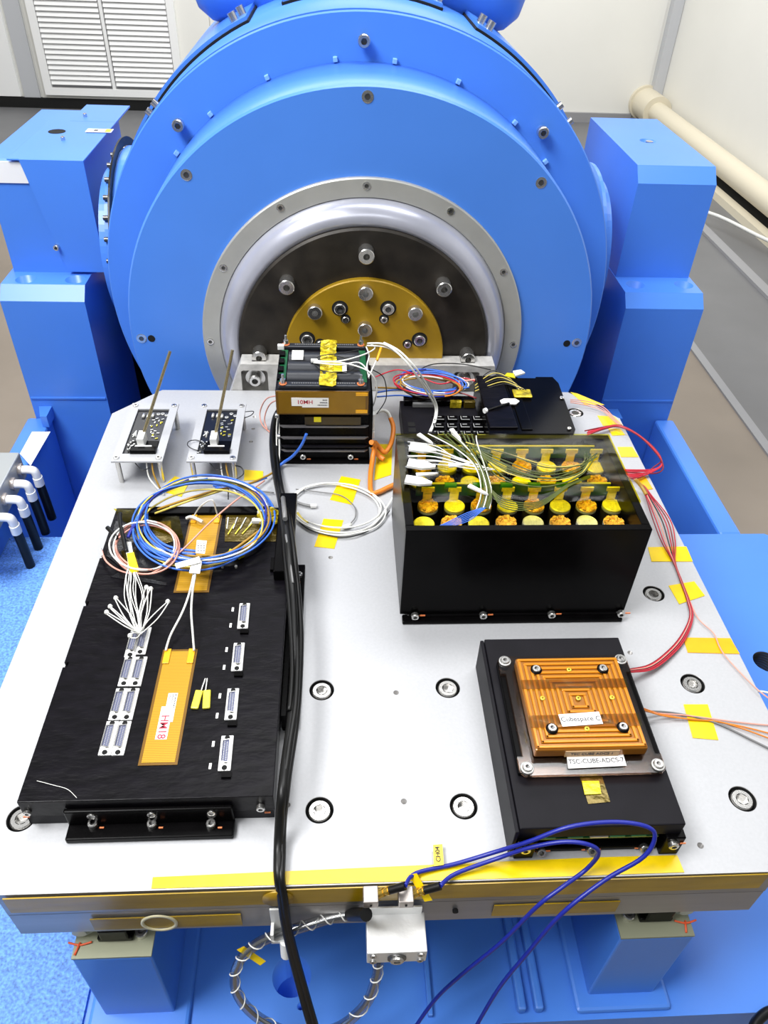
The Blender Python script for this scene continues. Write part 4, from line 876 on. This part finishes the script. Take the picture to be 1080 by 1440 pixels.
# white coil on the bare plate
def coil(name, lbl, cx, cy, rx, ry, z, cols, r, turns=2, jit=4, seed=1, tilt=0, zj=.002, grp=None, extra=None):
    R_ = random.Random(seed); O = at(cx, cy, z); t = thing(name, lbl, 'wire coil', O)
    for k, c_ in enumerate(cols):
        pts = []; ph = R_.random()*6.28; N = 14; dx, dy = R_.uniform(-jit, jit), R_.uniform(-jit, jit); s1 = 1+R_.uniform(-.5, .5)*jit/rx; s2 = 1+R_.uniform(-.5, .5)*jit/ry
        for i in range(int(N*turns)+1):
            a = ph+2*PI*i/N; g_ = 1+.03*math.sin(a*2+k)+R_.uniform(-.01, .01)
            u, v = rx*s1*g_*math.cos(a), ry*s2*g_*math.sin(a); u, v = u*math.cos(tilt)-v*math.sin(tilt), u*math.sin(tilt)+v*math.cos(tilt)
            pts.append(at(cx+dx+u, cy+dy+v, z+zj*(.5+.5*math.sin(a*1.5+k*1.7)))-O)
        wire('wire', pts, r, WIRE[c_], t, 6, 5)
    for pts, c_, r_ in (extra or []): wire('wire', [p-O for p in W(*pts)], r_, WIRE[c_], t, 6, 6)
    return t
wc = coil('white_wire_coil', 'loose coil of white wires taped to the bare plate between the boxes', 474, 712, 64, 34, .003, ['white', 'white', 'white'], .0009, 1, 5, 5, .08, extra=[
    (((392, 690, .006), (408, 716, .004), (428, 738, .003), (455, 750, .003), (490, 752, .003), (525, 738, .003), (545, 712, .004), (552, 700, .005)), 'white', .0011),
    (((396, 700, .006), (412, 724, .004), (432, 743, .003), (460, 752, .003), (492, 755, .003), (528, 741, .003), (548, 718, .004)), 'black', .0006),
    (((416, 688, .003), (450, 692, .003), (480, 697, .003), (498, 712, .003), (500, 726, .003), (494, 735, .003)), 'grey', .0006),
    (((415, 705, .003), (425, 709, .003), (438, 712, .003)), 'grey', .0014), (((482, 742, .0035), (494, 738, .0035)), 'white', .0022), (((418, 722, .004), (424, 730, .0035), (432, 736, .0035)), 'yellow', .0020),
    (((385, 693, .003), (350, 689, .003), (330, 690, .003)), 'grey', .0008)])
o = MB().box(-.003, .003, -.002, .002, 0, .003, .0004).build('end_plug', WHITE, wc, at(441, 713, .0015)-at(474, 712, .003))
# coil of blue wires over the back of the long box
coil('blue_wire_coil', 'big coil of blue, yellow and brown wires over the back of the long black box', 285, 735, 91, 57, .036, ['blue', 'blue', 'blue', 'navy', 'blue', 'yellow', 'amber', 'blue', 'green', 'blue', 'yellow', 'white'], .0009, 1, 8, 2, -.08, .010, extra=[
    (((195, 735, .037), (196, 762, .038), (215, 782, .038), (250, 790, .038), (290, 792, .038)), 'blue', .0013), (((199, 730, .037), (200, 757, .039), (222, 776, .039), (262, 786, .038)), 'blue', .0013), (((203, 724, .038), (206, 752, .040), (230, 772, .040), (275, 780, .039)), 'blue', .0013),
    (((207, 722, .038), (210, 745, .041), (236, 768, .041), (285, 776, .040)), 'blue', .0011), (((375, 735, .035), (370, 755, .035), (352, 772, .034), (320, 786, .036)), 'blue', .0009),
    (((300, 790, .037), (330, 772, .038), (360, 750, .038), (378, 736, .038)), 'amber', .0013), (((222, 716, .04), (245, 708, .05), (275, 698, .055), (310, 688, .03), (345, 682, .015), (378, 668, .006), (392, 658, .004)), 'amber', .0011), (((218, 722, .04), (245, 712, .05), (270, 703, .055), (312, 690, .03)), 'yellow', .0010),
    (((300, 683, .015), (330, 682, .02), (352, 692, .03), (375, 712, .034), (380, 728, .034)), 'blue', .0013), (((303, 686, .015), (335, 688, .02), (360, 704, .03), (371, 724, .034)), 'blue', .0013), (((340, 678, .012), (368, 692, .02), (382, 715, .03), (382, 728, .034)), 'blue', .0013),
    (((222, 690, .006), (250, 680, .008), (290, 676, .012), (340, 682, .012), (375, 672, .006)), 'blue', .0010), (((321, 682, .02), (321, 702, .034)), 'black', .0006)])
coil('pink_wire_coil', 'small coil of pink and white wires at the left of the blue coil', 204, 770, 44, 36, .040, ['pink', 'white', 'pink', 'pink', 'white'], .0008, 1, 4, 8, 0, .006, extra=[
    (((143, 774, .036), (150, 790, .037), (170, 803, .038), (200, 808, .038), (225, 800, .040), (260, 770, .042), (295, 735, .045), (330, 705, .045), (352, 690, .03), (372, 676, .01)), 'pink', .0008), (((141, 772, .036), (144, 782, .037)), 'white', .0012)])
p = at(377, 728, .036); fo = thing('foil_joint', 'yellow and white foil wrapped wire joint at the right end of the blue coil', 'wire joint', p)
b = MB()
for i in range(16): b.box(-.004, .004, -.003, .003, -.0012, .0012, M=Matrix.Translation((random.uniform(-.006, .008), random.uniform(-.006, .006), random.uniform(0, .004))) @ Matrix.Rotation(random.random()*6, 4, Vector((random.random(), random.random(), random.random()+.1)).normalized()))
b.build('foil', FOILY, fo); MB().box(-.010, .0, .004, .008, .0, .003).box(-.014, -.004, -.008, -.004, .0, .003).build('sleeve', WHITE, fo)
p = at(327, 780, .031); b = MB()
for i in range(8): b.box(-.003, .003, -.002, .002, -.001, .001, M=Matrix.Translation((random.uniform(-.008, .008), random.uniform(-.003, .003), .001)) @ Matrix.Rotation(random.random()*3, 4, 'Z'))
tag(b.build('foil_scrap', MATS['bright_yellow_foil'], None, p), 'crumpled yellow foil scrap below the blue coil on the long box', 'foil')
# white looped harness with sleeved ends
wh = thing('white_harness', 'fan of thin white looped wires with round tips plugged into the left socket row', 'wire harness', at(197, 890, .034)); WH = at(197, 890, .034)
org = (197, 893)
for tu, tv in ((150, 861), (155, 853), (163, 841), (206, 826), (212, 828), (236, 846), (183, 894)):
    for s_ in (-1, 1):
        du = 1.8*s_*(1 if abs(tv-893) > abs(tu-197) else .4); dv = 1.8*s_*(0 if abs(tv-893) > abs(tu-197) else 1)
        mx_, my = (org[0]+tu)/2+du*3, (org[1]+tv)/2+dv*2
        wire('wire', [q-WH for q in W((org[0]+du, org[1]-2, .037), (mx_, my, .046), (tu+du*.8, tv+dv+1, .044))], .0005, WIRE['white'], wh, 5)
    MB().lathe([(0, -.002), (.0014, -.0015), (.002, 0), (.0014, .0015), (0, .002)], n=12).build('tip', WIRE['white'], wh, at(tu, tv, .044)-WH)
rr = random.Random(5)
for k in range(10):
    a = (k-4.5)/4.5
    wire('wire', [q-WH for q in W((196+a*3, 892, .037), (191+a*9+rr.uniform(-2, 2), 865, .044), (186+a*13+rr.uniform(-4, 4), 836+rr.uniform(-5, 5), .046), (184+a*9+rr.uniform(-2, 2), 812, .045), (184+a*4, 797, .043), (183+a*4, 782, .042), (178+a*6, 762, .041))], .00042, WIRE['white'], wh, 5)
MB().hexa([at(u, v, .0425)-WH for u, v in ((178, 778), (188, 776), (196, 803), (183, 806))], [at(u, v, .0445)-WH for u, v in ((178, 778), (188, 776), (196, 803), (183, 806))]).build('tape_wrap', TAPE, wh)
wire('black_sleeve', [q-WH for q in W((178, 776, .043), (173, 755, .045), (169, 735, .046), (169, 722, .046))], .0018, BLKR, wh, 10)
wire('black_sleeve', [q-WH for q in W((165, 757, .043), (157, 748, .044), (151, 742, .044))], .0020, BLKR, wh, 10)
wire('blue_sleeve', [q-WH for q in W((180, 756, .043), (185, 745, .045), (190, 738, .045))], .0015, WIRE['navy'], wh, 10)
# heater leads and tags
hl = thing('heater_leads', 'pair of white leads from the lower heater patch up to a white tag', 'wires', at(265, 870, .035)); HL = at(265, 870, .035)
wire('lead', [q-HL for q in W((233, 915, .0325), (240, 893, .038), (256, 862, .044), (266, 835, .045), (273, 805, .045), (276, 785, .046))], .0009, WIRE['white'], hl, 7)
wire('lead', [q-HL for q in W((273, 915, .0325), (271, 890, .040), (269, 860, .045), (271, 830, .046), (276, 800, .046), (278, 785, .046))], .0009, WIRE['white'], hl, 7)
def ptag(q, z, lbl, m=PAPER):
    return tag(quad_sheet('paper_tag', [at(u, v, z) for u, v in q][::-1], m, None, .0005, 0), lbl, 'tag')
a_ = ptag([(277, 760), (291, 761), (288, 779), (275, 778)], .0485, 'upper small printed white tag on the blue coil')
b = MB()
for i in range(4):
    for j in range(3):
        q = at(279+j*4, 764+i*3.4, .0491); b.box(q.x-.0009, q.x+.0006, q.y-.0004, q.y+.0004, .0490, .0492)
b.build('small_print', INK, a_)
ptag([(246, 793), (280, 783), (283, 791), (248, 800)], .0495, 'slanted white tag below the printed tag'); ptag([(270, 788), (284, 790), (281, 807), (266, 806)], .0478, 'lowest white tag over the rear heater patch')
hl2 = thing('rear_heater_leads', 'thin white leads curving from the rear heater patch into the blue coil', 'wires', at(280, 715, .035)); q0 = at(280, 715, .035)
wire('lead', [q-q0 for q in W((272, 727, .033), (282, 712, .045), (298, 703, .055), (304, 718, .042), (307, 728, .033))], .0007, WIRE['white'], hl2, 6)
wire('lead', [q-q0 for q in W((262, 729, .033), (270, 727, .035), (285, 734, .034))], .0016, WIRE['white'], hl2, 8)
# stack top wires
sw = thing('stack_harness', 'white and black wires arching off the top of the stack toward the socket panel', 'wire harness', at(515, 500, .105)); SW = at(515, 500, .105)
for k, pts in enumerate((((440, 507, .100), (475, 508, .106), (508, 500, .108), (527, 490, .105), (520, 483, .102)), ((442, 509, .100), (480, 510, .106), (510, 518, .106), (524, 528, .100), (530, 545, .085), (526, 568, .065), (518, 580, .058)), ((441, 510, .100), (478, 513, .106), (505, 510, .107), (520, 525, .100)),
    ((517, 483, .105), (540, 484, .115), (560, 497, .115), (580, 520, .10), (598, 548, .065), (612, 572, .035), (610, 592, .024), (604, 607, .0225)), ((540, 482, .115), (562, 494, .115), (585, 518, .10), (602, 545, .065), (614, 570, .036), (613, 590, .025), (606, 607, .0225)), ((516, 486, .104), (545, 489, .112), (568, 505, .11), (590, 532, .085), (610, 560, .045)),
    ((515, 488, .103), (519, 500, .104), (516, 515, .100), (519, 532, .095)), ((530, 505, .105), (524, 518, .103), (518, 531, .097)))):
    wire('wire', [q-SW for q in W(*pts)], .0011 if k in (3, 4) else .0008, WIRE['white'], sw, 6)
for pts in (((440, 506, .099), (452, 500, .103), (478, 497, .104), (505, 492, .103)), ((442, 512, .099), (455, 522, .101), (490, 522, .102), (505, 512, .102)), ((524, 520, .10), (540, 532, .08), (543, 560, .05), (530, 582, .05)), ((470, 500, .103), (490, 505, .104), (500, 515, .102))):
    wire('wire', [q-SW for q in W(*pts)], .0006, WIRE['black'], sw, 5)
MB().box(-.0035, .0035, -.002, .002, 0, .003, .0005).build('end_plug', WHITE, sw, at(442, 509, .0992)-SW)
o = wire('amber_strip', [q-SW for q in W((530, 507, .105), (533, 498, .108), (536, 489, .110))], .0016, TAPEO, sw, 4)
# tangle behind the socket panel
coil('mixed_wire_tangle', 'tangle of blue, red, orange and white wires behind the socket panel', 606, 538, 44, 15, .032, ['blue', 'red', 'blue', 'amber', 'white', 'navy', 'orange', 'red', 'blue', 'amber', 'black', 'blue', 'white', 'amber'], .0009, 1, 7, 3, .1, .010, extra=[
    (((528, 530, .03), (560, 520, .035), (590, 530, .038), (620, 540, .038), (650, 532, .038), (668, 536, .04)), 'red', .0008), (((530, 552, .03), (560, 548, .032), (600, 552, .033), (660, 545, .036)), 'blue', .0010), (((528, 545, .03), (560, 546, .034), (600, 548, .036)), 'amber', .0011), (((530, 558, .03), (560, 556, .03), (580, 558, .03)), 'blue', .0009),
    (((590, 520, .035), (610, 512, .04), (650, 512, .042), (690, 520, .046)), 'black', .0007), (((600, 560, .034), (640, 552, .036), (670, 560, .036)), 'crimson', .0008), (((628, 538, .036), (650, 536, .038), (668, 534, .04)), 'pink', .0012)])
# red wires at the right
rw = thing('red_wire_loop', 'loop of red wires hanging past the right edge of the plate', 'wires', at(880, 620, .01)); RW = at(880, 620, .01)
rr = random.Random(11)
for k in range(7):
    a = rr.uniform(-3, 3); c_ = ['red', 'red', 'crimson', 'red', 'red', 'red', 'crimson'][k]
    wire('wire', [q-RW for q in W((826+a*2, 612-k, .006), (848+a, 602+a*.5, .007), (870, 599+a*.5, .006), (895+a, 610+a, .008), (920+a, 632+a*2, .008), (931+a*.6, 650+a*2, .006), (922+a, 660+a*2, .005), (895, 661+k*2, .005), (865+a, 660+k, .004))], .0008, WIRE[c_], rw, 6)
for k in range(3): wire('wire', [q-RW for q in W((802, 562+k*2, .010), (825, 564+k*3, .006), (848, 572+k*3, .005), (866, 590+k*2, .006), (874, 597, .006))], .0006, WIRE['pink'], rw, 5)
rl = thing('red_wire_run', 'red and black wires running down the right edge under yellow tapes to the control box', 'wires', at(950, 800, .004)); RL = at(950, 800, .004)
for k in range(7):
    a = (k-3); c_ = ['crimson', 'red', 'pink', 'black', 'red', 'crimson', 'red'][k]
    wire('wire', [q-RL for q in W((893+a, 672+k, .012), (905+a*.5, 684, .008), (912+a*1.5, 697, .006), (930+a*4, 730, .006), (940+a*3.2, 762, .004), (948+a*.5, 790, .003), (959+a*.4, 820, .002), (968+a*.6, 845, .002), (972+a*.8, 868, .003), (960+a*1.5, 897, .003), (940+a*2, 920, .004), (915+a, 938+a, .006), (887, 943+a*.8, .012), (876, 944+a*.6, .016))], .00055, WIRE[c_], rl, 6)
wire('brown_wrap', [q-RL for q in W((893, 674, .014), (902, 684, .009), (909, 696, .006))], .0020, WIRE['amber'], rl, 8)
wire('wire', [q-RL for q in W((970, 845, .002), (982, 870, .002), (1003, 890, .002), (1012, 910, .002), (1022, 925, .002), (1045, 950, .002), (1068, 972, .004), (1085, 985, .002))], .0006, WIRE['pink'], rl, 5)
ow = thing('thin_orange_wires', 'thin orange wires leaving the right side of the control box past a yellow tape', 'wires', at(990, 1015, .002)); OW = at(990, 1015, .002)
for k, pts in enumerate((((894, 992, .02), (925, 1003, .006), (960, 1010, .002), (1000, 1014, .0015), (1045, 1022, .0015), (1100, 1036, .0015)), ((894, 998, .018), (925, 1003, .006), (965, 1006, .002), (1010, 1012, .0015), (1060, 1018, .0015), (1100, 1021, .0015)), ((894, 994, .019), (930, 1006, .006), (975, 1012, .002), (1020, 1017, .002), (1100, 1045, .002)))):
    wire('wire', [q-OW for q in W(*pts)], .0006, WIRE['pink' if k == 1 else 'orange'], ow, 5)
cable('grey_wire', 'grey wire beside the thin orange wires at the right edge of the plate', 'wire', ((910, 1000, .006), (950, 1003, .0016), (1005, 1016, .0014), (1060, 1042, .0014), (1100, 1062, .0014)), .0008, WIRE['grey'])
cable('white_wire', 'white wires over the blue deck at the right frame edge', 'wire', ((1066, 972, .001), (1075, 973, .001), (1095, 978, .001)), .0008, WIRE['white'])
cable('black_hose', 'black hose lying on the blue deck at the bottom right corner', 'hose', ((1100, 1418, -.19), (1078, 1424, -.192), (1062, 1440, -.195), (1055, 1462, -.196)), .004, BLKR)
